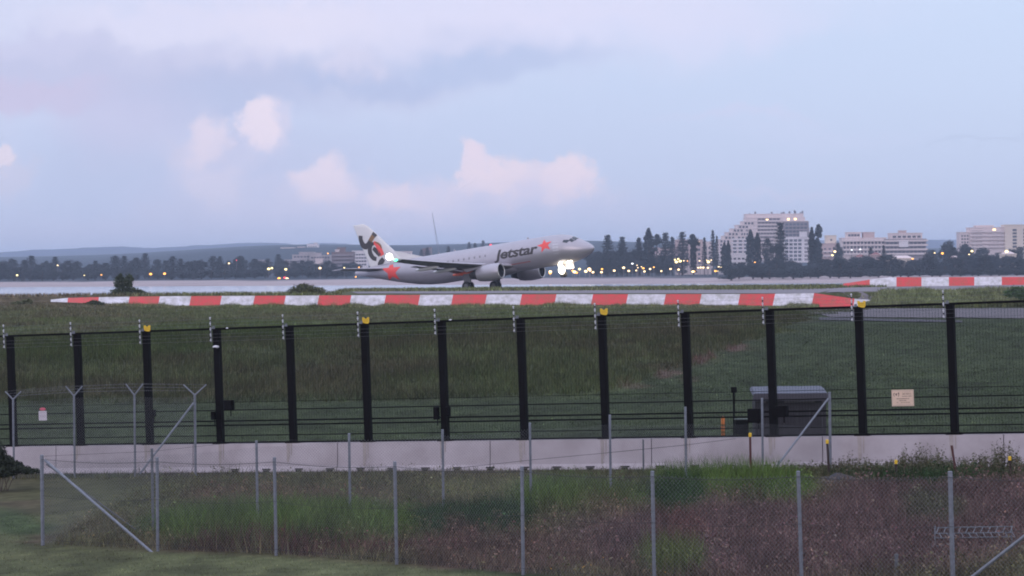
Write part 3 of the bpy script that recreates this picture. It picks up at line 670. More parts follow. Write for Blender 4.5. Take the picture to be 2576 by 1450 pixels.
o = onfence('security_camera', 'small white dome camera fixed to the fourth fence post from the left', 'camera', 543, 874, -.16)
m = MB(); m.ball((0, 0, .01), .08, 14, 8, (1.15, 1, .5)); m.build('housing', mat('white housing', (.62, .63, .68), .4), o, True)
m = MB(); m.ball((0, -.035, -.012), .05, 12, 8, (1, 1, .45)); m.build('lens', blk, o, True)
m = MB(); m.box((.03, .07, -.02), (.05, .12, .04)); m.build('bracket', blk, o)
for x, y, lb in ((572, 826, 'small white sensor on the fence rail just right of the dome camera post'), (1133, 805, 'small white sensor on the fence rail below the middle of the aircraft')):
    o = onfence('fence_sensor', lb, 'sensor', x, y, -.06, 'white sensors on the fence rail')
    m = MB(); m.ball((0, 0, 0), .045, 10, 6, (1, .8, .45)); m.build('cap', mat('sensor cap', (.62, .63, .68), .4), o, True)
    m = MB(); m.box((0, 0, -.03), (.05, .05, .03)); m.box((-.12, .0, -.035), (.2, .03, .02)); m.build('arm', blk, o)
for x, y, ww, hh, lb in ((576, 1020, .27, .27, 'black junction box on the right side of the dome camera post'), (1098, 1040, .12, .32, 'narrow black box on the left of the fence post under the aircraft'),
                    (1127, 1036, .10, .24, 'small black box on the right of the fence post under the aircraft'), (385, 1040, .12, .18, 'small black box on the fence post beside the third Y post'),
                    (538, 1046, .12, .22, 'black box low on the left of the dome camera post'), (1965, 1035, .34, .26, 'black control box on the fence post in front of the grey cabinet'),
                    (1900, 1046, .36, .34, 'dark square box left of the post in front of the grey cabinet')):
    o = onfence('control_box', lb, 'box', x, y, -.10)
    m = MB(); m.box((0, 0, 0), (ww, .12, hh)); m.box((0, -.065, 0), (ww * .86, .012, hh * .86)); m.build('casing', blk, o)
    m = MB(); m.tube((ww * .2, 0, -hh / 2), (ww * .2, 0, -hh / 2 - .15), .015); m.build('conduit', blk, o)
# beige notice with crest and small writing
o = onfence('notice_sign', 'beige notice with a crest and rows of small writing on the fence', 'sign', 2271, 1001.5, -.12)
m = MB(); m.box((0, 0, 0), (.545, .012, .385)); m.build('plate', beige, o)
m = MB()
for z in (.172, -.175): m.box((0, -.008, z), (.50, .003, .006))
for x in (-.262, .262): m.box((x, -.008, 0), (.005, .003, .35))
m.build('border', inkf, o)
m = MB(); m.ball((-.155, -.008, .085), .030, 10, 6, (.75, .08, 1.0))
for sx in (-1, 1):
    for k in range(7):
        t = k / 6; m.ball((-.155 + sx * (.048 + .016 * math.sin(t * 3.1)), -.008, .115 - .075 * t), .012 - .004 * t, 8, 4, (1, .1, 1))
m.ball((-.10, -.009, .112), .017, 8, 4, (1.3, .1, 1)); m.build('crest', inkm, o)
mark_rows(o, [(-.01, .21, .135, .010)], inkf, -.008, .003)
mark_rows(o, [(0, .20, .092, .024), (-.01, .11, .04, .018), (.14, .215, .04, .018), (-.15, .16, -.018, .020), (-.08, .09, -.062, .019), (-.15, -.11, -.105, .013), (-.05, .17, -.105, .013)], inkm, -.008, .003)
mark_rows(o, [(-.15, .21, -.142, .008)], inkf, -.008, .003)
o = onfence('notice_sign', 'small white notice with a red oval at the far left of the fence', 'sign', 107.5, 1043, -.12)
m = MB(); m.box((0, 0, -.035), (.265, .010, .26)); m.build('plate', paleSign, o)
m = MB(); m.ball((.005, 0, .145), .105, 20, 8, (1, .06, .40)); m.build('oval', pinkred, o, True)
mark_rows(o, [(-.08, .09, .05, .016), (-.10, .10, -.035, .014), (-.08, .09, -.07, .014)], mat('grey lettering', (.30, .26, .30), .8), -.007, .003)

# ------------------------------------------------------------------ chain link fences
def chain_row(root, pts, name='chain_link'):
    """pts: list of (X, D, ztop, zbottom); vertical diamond mesh between successive posts"""
    VV, FF = [], []; nb = 0
    for (xa, da, ta, ba), (xb, db, tb, bb) in zip(pts, pts[1:]):
        Lb = math.hypot(xb - xa, db - da); h = ((ta - ba) + (tb - bb)) / 2; pch = .071; segs = []
        for k in np.arange(-h, Lb, pch):
            s0, z0 = (k, 0) if k >= 0 else (0, -k); s1 = min(k + h, Lb); z1 = s1 - k
            if s1 - s0 > .02: segs += [(s0, z0, s1, z1), (Lb - s0, z0, Lb - s1, z1)]
        V, Fq = prisms(segs, .0016)
        f = V[:, 0] / Lb; zz = V[:, 2] / h
        # wires weave a little; the mesh sags between posts
        W = np.stack([xa + (xb - xa) * f + V[:, 1] * (db - da) / Lb, da + (db - da) * f + V[:, 1] * 1.0 - .042, (ba + (bb - ba) * f) + zz * ((ta - ba) * (1 - f) + (tb - bb) * f) - .03 * np.sin(np.pi * np.clip(f, 0, 1)) * zz], 1)
        VV.append(W); FF.append(Fq + nb); nb += len(W)
    V = np.concatenate(VV) - np.array(root.location)
    o = npmesh(name, V, np.concatenate(FF), [wire_m], None, 4); o.parent = root; return o
def post_tube(root, x, D, ytop, r=.031, mt=None, xb=None, name='post', extra=0):
    top = at(x, ytop, D); bx = top.x if xb is None else at(xb, 1300, D).x
    m = WB(); m.tube((bx, D, hz(bx, D) - .05), top, r, r, 10); m.tube(top, top + Vector((0, 0, .012)), r * 1.12, r * .8, 10)
    for q in (.3, .62, .93):
        z = hz(bx, D) + (top.z - hz(bx, D)) * q; m.tube((bx + (top.x - bx) * q, D, z - .008), (bx + (top.x - bx) * q, D, z + .008), r * 1.15, r * 1.15, 10)
    m.build(name, mt or galv, root); return top, Vector((bx, D, hz(bx, D)))
front = [(105, 1146, 57.6, 107), (395, 1152, 55.3, 396), (690, 1152, 53.4, 694), (993, 1163, 50.8, 997), (1313, 1175, 48.2, 1315), (1641, 1187, 45.8, 1645), (2008, 1187, 44.5, 2016), (2390, 1188, 43.0, 2397), (2790, 1190, 41.4, 2800)]
base = at(1313, 1440, 48.2)
nf = thing('chain_link_fence', 'nearest chain link fence with galvanised posts crossing the foreground grass', 'fence', (base.x, 48.2, hz(base.x, 48.2)))
pts = []
for x, y, D, xb in front:
    t, b = post_tube(nf, x, D, y, .036 if x in (105, 2390) else .030, galv, xb)
    pts.append((t.x, D, t.z - .05, b.z + .04))
chain_row(nf, pts)
for q, rr in ((.985, .0055), (.56, .004), (.045, .004)):
    m = WB(); P = []
    for i, (a, b) in enumerate(zip(pts, pts[1:])):
        for s in np.linspace(0, 1, 7)[:-1 if i < len(pts) - 2 else None]:
            X = a[0] + (b[0] - a[0]) * s; D = a[1] + (b[1] - a[1]) * s; z0 = a[3] + (b[3] - a[3]) * s; z1 = a[2] + (b[2] - a[2]) * s
            P.append((X, D - .05, z0 + (z1 - z0) * q - .05 * math.sin(math.pi * s) * (1 if q > .1 else .2)))
    m.path(P, rr, 4); m.build('strand_wire', wire_dark, nf)
m = WB(); m.tube(at(113, 1158, 57.5), at(384, 1392, 55.2), .028, .028, 8); m.build('brace', galv, nf)
m = WB(); m.tube(at(2788, 1185, 41.4), at(2420, 1472, 42.6), .026, .026, 8); m.build('brace', galv, nf)
back = [(105, 1148, 57.75), (382, 1130, 58.4), (645, 1110, 59.6), (878, 1092, 60.8), (1113, 1082, 61.4), (1333, 1065, 62.4), (1534, 1045, 63.6), (1724, 1025, 65.4), (1917, 1003, 67.2), (2087, 988, 68.6)]
bl = at(1333, 1200, 62.4)
bf = thing('chain_link_fence', 'farther chain link fence rising to a braced end post in front of the concrete wall', 'fence', (bl.x, 62.4, hz(bl.x, 62.4)))
pts = []
for i, (x, y, D) in enumerate(back):
    if i == 0:
        t = at(x, y, D); b = Vector((t.x, D, hz(t.x, D)))
    else: t, b = post_tube(bf, x, D, y, .034 if i == 9 else .027, galv if i > 1 else galv_dull, x + 3)
    pts.append((t.x, D, t.z - .12 if i < 9 else t.z - .1, b.z + .03))
tops = [1150, 1136, 1122, 1112, 1104, 1100, 1098, 1096, 1094, 1100]
pts = [(p_[0], p_[1], min(p_[2], at(back[i][0], tops[i] - 2, back[i][2]).z + .25), p_[3]) for i, p_ in enumerate(pts)]
chain_row(bf, pts)
m = WB(); P = [at(x, y, D) for x, y, D in ((112, 1148, 57.7), (382, 1136, 58.4), (560, 1117, 59.2), (700, 1108, 60), (900, 1104, 61))]; m.path(P, .004, 4); m.build('strand_wire', wire_dark, bf)
m = WB(); P = [at(x, y, D) for x, y, D in ((1113, 1182, 61.4), (1333, 1158, 62.3), (1534, 1139, 63.5), (1724, 1120, 65.3), (1850, 1104, 66.5))]; m.path(P, .006, 4); m.build('strand_wire', wire_dark, bf)
m = WB(); m.tube(at(2083, 1004, 68.5), at(1955, 1172, 67.2), .024, .024, 8); m.build('brace', galv, bf)
m = WB(); m.tube(at(116, 1168, 57.7), at(345, 1335, 58.2), .014, .014, 6); m.build('brace', galv_dull, bf)
# tall barbed wire posts at the left
yl = at(337, 1195, 76.4)
yf = thing('barbed_wire_fence', 'tall galvanised fence with Y shaped tops and barbed wire at the far left', 'fence', (yl.x, 76.4, hz(yl.x, 76.4)))
Yp = [(33, 1003, 78.1, 985, 40), (186, 994, 77.3, 972, 42), (338, 992, 76.6, 966, 44), (490, 992, 75.9, 968, 58)]
ptsY = []; arms = []
for x, y, D, ya, sp_ in Yp:
    t, b = post_tube(yf, x, D, y, .032 if x == 490 else .028, galv, x + 3); ptsY.append((t.x, D, t.z - .06, b.z + .02))
    m = WB(); e = []
    for sgn in (-1, 1):
        tip = at(x + sgn * sp_ / 2, ya, D); m.tube(t - Vector((0, 0, .03)), tip, .022, .018, 8); e.append((t, tip))
    m.build('y_arm', galv, yf); arms.append(e)
chain_row(yf, ptsY)
for side_ in (0, 1):
    for q in (.35, .68, 1.0):
        m = WB(); P = [a[side_][0].lerp(a[side_][1], q) for a in arms]; m.path(P, .003, 4)
        for p_, q_ in zip(P, P[1:]):
            for s in np.arange(.05, 1, .07):
                c = p_.lerp(q_, s); m.tube(c + Vector((-.015, 0, -.015)), c + Vector((.015, 0, .015)), .002, .002, 3)
        m.build('barbed_wire', galv_dull, yf)
m = WB(); m.tube(at(487, 1014, 75.8), at(352, 1192, 75.3), .026, .026, 8); m.build('brace', galv, yf)
# lone posts
def lone(x, y, D, r, lb, mt=galv, nm='fence_post', cat='post', xb=None):
    t = at(x, y, D); bx = t.x if xb is None else at(xb, 1200, D).x; m = WB(); o = thing(nm, lb, cat, (bx, D, hz(bx, D))); m.tube((bx, D, hz(bx, D) - .1), t, r, r, 8); m.build('shaft', mt, o); return o, t
lone(1618, 1106, 70.5, .022, 'thin grey post standing close to the wall right of its middle', galv_dull)
lone(2255, 1394, 45.2, .03, 'short dim grey post sunk in the brown grass at the bottom right', galv_dull)
caps = [(1887, 1096, 66.6, True, rust, 'yellow capped rusty star picket in front of the wall below the grey cabinet', None), (2081, 1113, 66.0, True, brownpost, 'yellow capped dark star picket just below the braced end post', 2087),
        (2254, 1164, 64.6, True, brownpost, 'short yellow capped star picket among the weeds below the beige notice', 2256), (2394, 1121, 64.2, False, rust, 'leaning rusty star picket without a cap near the right edge', 2409),
        (2540, 1155, 63.6, True, brownpost, 'yellow capped star picket nearest the right edge of the picture', 2545)]
for x, y, D, cp, mt_, lb, xb in caps:
    t = at(x, y, D); bx = at(xb or x + 2, 1200, D).x; z0 = hz(bx, D); o = thing('star_picket', lb, 'post', (bx, D, z0), 0, 'star pickets below the wall')
    m = WB(); b = Vector((bx, D, z0 - .1))
    for k in range(3):
        a = 2 * math.pi * k / 3 + .5; dx, dy = math.cos(a) * .028, math.sin(a) * .028; nx, ny = -math.sin(a) * .004, math.cos(a) * .004
        m.hexa([b + Vector((-nx, -ny, 0)), b + Vector((nx, ny, 0)), b + Vector((dx + nx, dy + ny, 0)), b + Vector((dx - nx, dy - ny, 0)),
                t + Vector((-nx, -ny, 0)), t + Vector((nx, ny, 0)), t + Vector((dx + nx, dy + ny, 0)), t + Vector((dx - nx, dy - ny, 0))])
    m.build('stake', mt_, o)
    if cp:
        m = WB(); m.tube(t - Vector((0, 0, .03)), t + Vector((0, 0, .045)), .036, .036, 8); m.tube(t + Vector((0, 0, .045)), t + Vector((0, 0, .06)), .036, .022, 8); m.build('cap', yel, o)
# galvanised rack lying in the grass
c = atz(2450, 1362, .42); D = c.y
o = thing('steel_rack', 'galvanised lattice rack lying in the brown grass at the lower right', 'rack', (c.x, D, hz(c.x, D)))
m = WB()
for ya, dd in ((1326, .45), (1341, .22), (1352, 0), (1376, -.1)):
    a = at(2352 if ya < 1370 else 2340, ya + 2, D + dd); b = at(2548, ya - 1, D + dd); m.tube(a, b, .011, .011, 6)
for k in range(11):
    x = 2362 + k * 18.5; m.tube(at(x, 1326, D + .45), at(x - 7, 1341, D + .22), .008, .008, 5); m.tube(at(x, 1341, D + .22), at(x + 7, 1352, D), .008, .008, 5)
m.build('lattice', galv_dull, o)
m = WB()
for x in (2352, 2545): m.tube(at(x, 1325, D + .45), at(x, 1378, D + .1), .012, .012, 6)
m.build('end_frame', galv_dull, o)
m = WB(); m.tube(at(2342, 1376, D - .1), at(2375, 1372, D - .1), .016, .016, 6); m.build('foot', galv, o)

# equipment behind the black fence at the right
D = 80.0; a = at(1893, 1000, D); b = at(2083, 1000, D); cx = (a.x + b.x) / 2; zb = hz(cx, D); zt = at(1988, 1000, D).z; wd = b.x - a.x
o = thing('equipment_cabinet', 'dark grey louvred equipment cabinet with a pale sloping roof behind the black fence', 'cabinet', (cx, D, zb))
cabm = mat('dark grey cabinet', (.050, .046, .058), .6, 0, .2, 4); roofm = mat('pale roof sheet', (.12, .135, .19), .5, .1)
zt2 = at(1988, 1003, D).z - zb; m = MB(); m.box((.0, .4, zt2 / 2), (wd * .94, .9, zt2)); m.build('body', cabm, o)
z1 = at(1988, 981, D).z - zb
m = MB(); m.hexa([(-wd / 2, -.28, z1 - .16), (wd / 2, -.28, z1 - .16), (wd / 2 , 1.0, z1 - .02), (-wd / 2, 1.0, z1 - .02), (-wd / 2 + .05, -.25, z1 - .08), (wd / 2 - .1, -.25, z1 - .08), (wd / 2 - .1, .95, z1 + .06), (-wd / 2 + .05, .95, z1 + .06)]); m.build('roof', roofm, o)
m = MB(); m.box((0, -.30, z1 - .19), (wd, .03, .20)); m.build('fascia', mat('grey fascia', (.085, .08, .10), .6), o)
zs = at(1988, 1010, D).z - zb
for xx, ww in ((.24, 1.0), (-.72, .16), (.92, .2)):
    m = MB(); m.box((xx * wd / 2, -.062, zs), (ww * wd / 2 * .8, .02, .075)); m.build('vent_strip', mat('pale vent', (.15, .14, .15), .6), o)
m = MB()
for k in range(6): m.box((-wd * .42 + k * wd * .168, -.058, zt2 * .38), (.02, .015, zt2 * .74))
m.build('panel_seam', mat('seam', (.085, .08, .095), .6), o)
def behind(nm, lb, cat, x, D): c_ = at(x, 1100, D); return thing(nm, lb, cat, (c_.x, D, hz(c_.x, D))), c_.x, hz(c_.x, D)
o, X0, z0 = behind('sensor_pole', 'slim dark pole topped by a small black box left of the grey cabinet', 'pole', 1847, 78)
zt = at(1847, 984, 78).z - z0; m = MB(); m.tube((0, 0, -.05), (0, 0, zt), .03, .03, 8); m.build('pole', blk, o); m = MB(); m.box((0, 0, zt + .03), (.15, .13, .15)); m.build('head', blk, o)
o, X0, z0 = behind('meter_box', 'black ground box with a pale lid at the foot of the slim pole', 'box', 1866, 77.5)
zt = at(1866, 1056, 77.5).z - z0; m = MB(); m.box((0, 0, zt - .20), (.35, .3, .40)); m.box((0, 0, (zt - .4) / 2), (.1, .1, zt - .4)); m.build('casing', blk, o); m = MB(); m.box((0, 0, zt + .012), (.38, .33, .024)); m.build('lid', mat('grey green lid', (.12, .15, .14), .6), o)
o, X0, z0 = behind('bollard', 'orange bollard seen through the fence left of the grey cabinet', 'bollard', 1819, 79)
zt = at(1819, 1052, 79).z - z0; m = MB(); m.tube((0, 0, -.05), (0, 0, zt), .055, .05, 12); m.ball((0, 0, zt), .05, 10, 6); m.build('post', orange, o, True)
m = MB(); m.tube((0, 0, zt * .70), (0, 0, zt * .78), .058, .058, 12); m.tube((0, 0, zt * .45), (0, 0, zt * .52), .058, .058, 12); m.build('band', mat('grimy band', (.25, .12, .03), .8), o)

# ------------------------------------------------------------------ shrubs and weeds
def leaves(n, lobes, leaf, seed, flat=0.0, bias=.45):
    """leaf triangles in the shells of several ellipsoid lobes -> V, F"""
    r = np.random.default_rng(seed); lobes = np.array(lobes, float); wts = (lobes[:, 3] * lobes[:, 4] * lobes[:, 5]) ** .66; k = r.choice(len(lobes), n, p=wts / wts.sum())
    d = r.normal(size=(n, 3)); d /= np.linalg.norm(d, axis=1, keepdims=True); rad = r.uniform(bias, 1.08, n)[:, None]
    c = lobes[k, :3] + d * rad * lobes[k, 3:6]
    e = r.normal(size=(n, 3, 3)); e /= np.linalg.norm(e, axis=2, keepdims=True); e[:, :, 2] *= (1 - flat)
    V = c[:, None, :] + e * leaf * r.uniform(.6, 1.4, (n, 1, 1))
    return V.reshape(-1, 3), np.arange(3 * n).reshape(n, 3)
def shrub(name, label, x, ybase, D, lobes_px, n, leaf, mt, seed, stems=6, group=None, cat='shrub'):
    s = D / F; c = at(x, ybase, D); z = hz(c.x, D); o = thing(name, label, cat, (c.x, D, z), 0, group)
    lob = [((lx - x) * s, dy, c.z - z + (ybase - ly) * s, rx * s, rx * s * .8, ry * s) for lx, ly, rx, ry, dy in lobes_px]
    V, Fq = leaves(n, lob, leaf, seed); f = npmesh('foliage', V, Fq, [mt], None, 3); f.parent = o
    m = MB(); r = random.Random(seed)
    for k in range(stems):
        l_ = lob[k % len(lob)]; m.path([(r.uniform(-.1, .1), 0, -.1), (l_[0] * .5, l_[1] * .5, l_[2] * .5), (l_[0], l_[1], l_[2])], max(.01, .0015 * leaf * 200 * .1), 5)
    m.build('stem', bark, o); return o
shrub('shrub', 'dark bushy shrub with two upright crowns behind the left part of the long striped barrier', 312, 745, 309, [(300, 712, 14, 20, 0), (303, 698, 8, 10, 0), (326, 703, 11, 13, 0), (318, 720, 16, 14, .3), (300, 735, 22, 10, 0), (335, 735, 18, 9, 0), (345, 738, 22, 7, .5), (320, 740, 40, 6, 0)], 3000, .16, foli_n, 3)
shrub('shrub', 'low wide olive shrub behind the striped barrier left of the aircraft tail', 765, 742, 312, [(765, 728, 34, 12, 0), (745, 734, 26, 8, 0), (795, 732, 26, 9, 0), (768, 721, 14, 8, 0), (770, 740, 55, 5, 0)], 3000, .15, foli_o, 4)
shrub('shrub', 'bright green leafy shrub at the right edge above the fence', 2548, 752, 285, [(2540, 738, 14, 10, 0), (2565, 735, 18, 14, 0), (2552, 728, 8, 8, 0), (2575, 745, 20, 10, 0)], 1400, .14, mat('bright leaves', (.07, .13, .04), .8, 0, .4, 3), 5)
shrub('shrub', 'scrubby brown green bush on the mound at the far left', 50, 778, 275, [(50, 768, 24, 11, 0), (70, 762, 16, 9, 0), (40, 776, 34, 8, 0), (100, 775, 28, 9, 0)], 2200, .14, foli_o, 6)
shrub('shrub', 'small dark bush below the left end of the long striped barrier', 236, 770, 287, [(236, 763, 16, 7, 0), (225, 766, 14, 5, 0), (250, 766, 14, 5, 0)], 1000, .12, foli_n, 7)
shrub('shrub', 'dark rounded shrub at the left edge by the end of the concrete wall', 10, 1190, 73.5, [(-12, 1150, 30, 42, 0), (14, 1168, 24, 24, 0), (-30, 1120, 28, 44, 0), (50, 1182, 30, 9, 0), (5, 1186, 44, 14, 0), (28, 1176, 26, 14, .3), (75, 1186, 30, 6, 0)], 12000, .04, mat('deep green leaves', (.022, .032, .018), .85, 0, .4, 4), 8)
# weeds along the wall at the right: one uncountable mass
r = np.random.default_rng(11); n = 900; xs = r.uniform(1960, 2640, n); dd = r.uniform(-3.2, -.5, n); Vw = []; Cw = []
for i in range(n):
    x = xs[i]; D0 = 73.2 / (1 + .515 * (x - 1288) / F) + dd[i]; X0 = (x - 1288) / F * D0; z = hz(X0, D0)
    dens = float(fbm(np.array([x / 60.]), np.array([3.]), 5)[0]); hh = (.10 + .33 * min(1, (x - 1960) / 350) * dens * 1.6) * r.uniform(.5, 1.3)
    lx, ly = r.normal(0, .12, 2) * hh; tone = np.array((.085, .10, .055)) * (1 - .35 * dens) * r.uniform(.6, 1.3) + np.array((.03, .012, .012)) * r.uniform(0, 1.3)
    P0 = np.array((X0, D0, z - .02)); P1 = np.array((X0 + lx, D0 + ly, z + hh))
    Vw += [P0 + (-.004, 0, 0), P0 + (.004, 0, 0), P1]; Cw += [tone] * 3
    for k in range(int(8 + hh * 26)):
        t = r.uniform(.15, 1.05); c_ = P0 + (P1 - P0) * t; e = r.normal(size=(3, 3)) * (.022 * (1.4 - .8 * t)) + r.normal(size=3) * .03
        Vw += [c_ + e[0], c_ + e[1], c_ + e[2]]; Cw += [tone * r.uniform(.7, 1.3)] * 3
Vw = np.array(Vw); tag(npmesh('weeds', Vw, np.arange(len(Vw)).reshape(-1, 3), [grass_m], np.clip(np.array(Cw), .004, 1), 3), 'tall dark weeds crowding the foot of the wall on the right', 'weeds', None, 'stuff')
# crumpled dark cloth
o, X0, z0 = behind('cloth_scrap', 'crumpled dark cloth lying in the grass below the yellow capped picket', 'cloth', 2110, 64.6)
m = MB(); gx = 16; P = {}
for i in range(gx + 1):
    for j in range(7):
        x = (i / gx - .5) * 1.1; y = (j / 6 - .5) * .8; e_ = max(0, 1 - (2 * x / 1.1) ** 2) * max(0, 1 - (2 * y / .8) ** 2)
        P[i, j] = len(m.v); m.v.append((x, y, .01 + .17 * e_ * (.5 + float(fbm(np.array([x * 6]), np.array([y * 6]), 3)[0]))))
for i in range(gx):
    for j in range(6): m.f.append((P[i, j], P[i + 1, j], P[i + 1, j + 1], P[i, j + 1])); m.m.append(0)
m.build('fabric', mat('dark cloth', (.03, .03, .037), .9), o, True)
# small orange flowers in the near grass
r = random.Random(4); fm = MB()
for k in range(22):
    x = r.choice((r.uniform(1560, 1780), r.uniform(1380, 1620), r.uniform(2250, 2420))); y = r.uniform(1395, 1440) if x < 2000 else r.uniform(1255, 1300)
    c_ = atz(x, y, .25); fm.ball(c_, .010, 6, 4)
tag(fm.build('flowers', mat('orange petals', (.5, .26, .03), .7)), 'tiny orange flowers scattered in the near grass', 'flowers', None, 'stuff')

# ------------------------------------------------------------------ aircraft
PSI, PT_ = math.radians(28.8), math.radians(7.6)
g0 = at(1214, 731, 395); GX = 17.71
silver = mat('silver paint', (.41, .395, .44), .34, .42, .08, .6)
silver_l = mat('light silver paint', (.60, .60, .62), .32, .3)
finp = mat('pale fin paint', (.62, .61, .60), .45, .05)
wingm = mat('wing grey', (.13, .125, .125), .5, .2, .15, .8)
wing_top = silver
starred = mat('star red paint', (.80, .085, .075), .4)
ora = mat('orange red paint', (.75, .12, .045), .45)
inkb = mat('black lettering', (.045, .038, .038), .5)
gold = mat('dark gold paint', (.22, .12, .05), .5)
glassm = mat('cockpit glass', (.035, .045, .06), .15)
tyre = mat('tyre rubber', (.018, .017, .017), .8)
strutm = mat('landing gear steel', (.16, .16, .17), .5, .4)
dark_in = mat('intake dark', (.012, .012, .014), .6)
lip = mat('bare metal', (.45, .45, .46), .3, .7)
ac = thing('passenger_jet', 'silver passenger jet lifting its nose, with a black and red emblem on its fin', 'aircraft', (g0.x, 395, 1.8))
ac.rotation_euler = (0, -PT_, -PSI)
ACM = Matrix.Translation(Vector((g0.x, 395, 1.8))) @ Matrix.Rotation(-PSI, 4, 'Z') @ Matrix.Rotation(-PT_, 4, 'Y'); ACI = ACM.inverted()
FT = np.array([(0, 3.28, .02, .02), (.12, 3.28, .30, .29), (.35, 3.29, .52, .50), (.8, 3.32, .84, .80), (1.4, 3.38, 1.14, 1.10), (2.0, 3.46, 1.37, 1.38), (2.8, 3.57, 1.60, 1.68), (3.6, 3.68, 1.77, 1.88), (4.6, 3.76, 1.90, 2.01), (5.8, 3.80, 1.965, 2.06), (7, 3.8, 1.975, 2.07),
               (23.5, 3.8, 1.975, 2.07), (25.5, 3.87, 1.94, 2.0), (27.5, 4.02, 1.80, 1.85), (29.5, 4.24, 1.56, 1.62), (31.5, 4.48, 1.25, 1.34), (33.5, 4.72, .90, 1.0), (35.3, 4.90, .58, .68), (36.6, 5.0, .36, .44), (37.4, 5.05, .22, .28), (37.57, 5.05, .12, .16)])
def fus(s): return [float(np.interp(s, FT[:, 0], FT[:, k])) for k in (1, 2, 3)]
def skin(s, th, off=0.0):
    """point on the right side of the hull at station s; th = angle above the horizontal"""
    zc, ry, rz = fus(s); return Vector((GX - s, -(ry + off) * math.cos(th), zc + (rz + off) * math.sin(th)))
m = MB(); ns = 48; ST = np.unique(np.concatenate([FT[:, 0], np.linspace(7, 23.5, 18), np.linspace(.2, 6, 14), np.linspace(24, 37, 16)]))
for s in ST:
    zc, ry, rz = fus(s)
    for k in range(ns): a = 2 * math.pi * k / ns; m.v.append((GX - s, ry * math.cos(a), zc + rz * math.sin(a)))
for i in range(len(ST) - 1):
    for k in range(ns): m.f.append((i * ns + k, i * ns + (k + 1) % ns, (i + 1) * ns + (k + 1) % ns, (i + 1) * ns + k)); m.m.append(0)
m.f.append(tuple(range(ns))); m.m.append(0); m.f.append(tuple(reversed(range((len(ST) - 1) * ns, len(ST) * ns)))); m.m.append(0)
body = m.build('fuselage', silver, ac, True)
# belly fairing
m = MB(); m.ball((GX - 15.6, 0, 2.35), 1, 24, 14, (5.2, 1.95, .95)); m.build('belly_fairing', silver, ac, True)
def foil(st, mats, name, nc=9, parent=None, mirror=False):
    """lofted aerofoil; st: (y, s_le, s_te, z, thickness)"""
    m = MB(); sec = []
    xs = [(1 - math.cos(math.pi * k / nc)) / 2 for k in range(nc + 1)]
    th = lambda x: 5 * (.2969 * math.sqrt(max(x, 0)) - .126 * x - .3516 * x * x + .2843 * x ** 3 - .1030 * x ** 4)
    for y, a, b, z, t in st:
        c = b - a; up = [(GX - (a + c * x), y, z + th(x) * t * c * 1.15) for x in xs]; lo = [(GX - (a + c * x), y, z - th(x) * t * c * .85) for x in reversed(xs[1:-1])]
        sec.append(up + lo)
    n = len(sec[0])
    for s in sec: m.v += s
    for i in range(len(sec) - 1):
        for k in range(n): m.f.append((i * n + k, i * n + (k + 1) % n, (i + 1) * n + (k + 1) % n, (i + 1) * n + k)); m.m.append(0 if k < nc else (1 if len(mats) > 1 else 0))
    m.f.append(tuple(range(n))); m.m.append(0); m.f.append(tuple(reversed(range((len(sec) - 1) * n, len(sec) * n)))); m.m.append(0)
    return m.build(name, mats, parent or ac, True)
def wz(y): a = abs(y); return 2.55 + (a - 1.5) * .098 + .0022 * (a - 1.5) ** 2
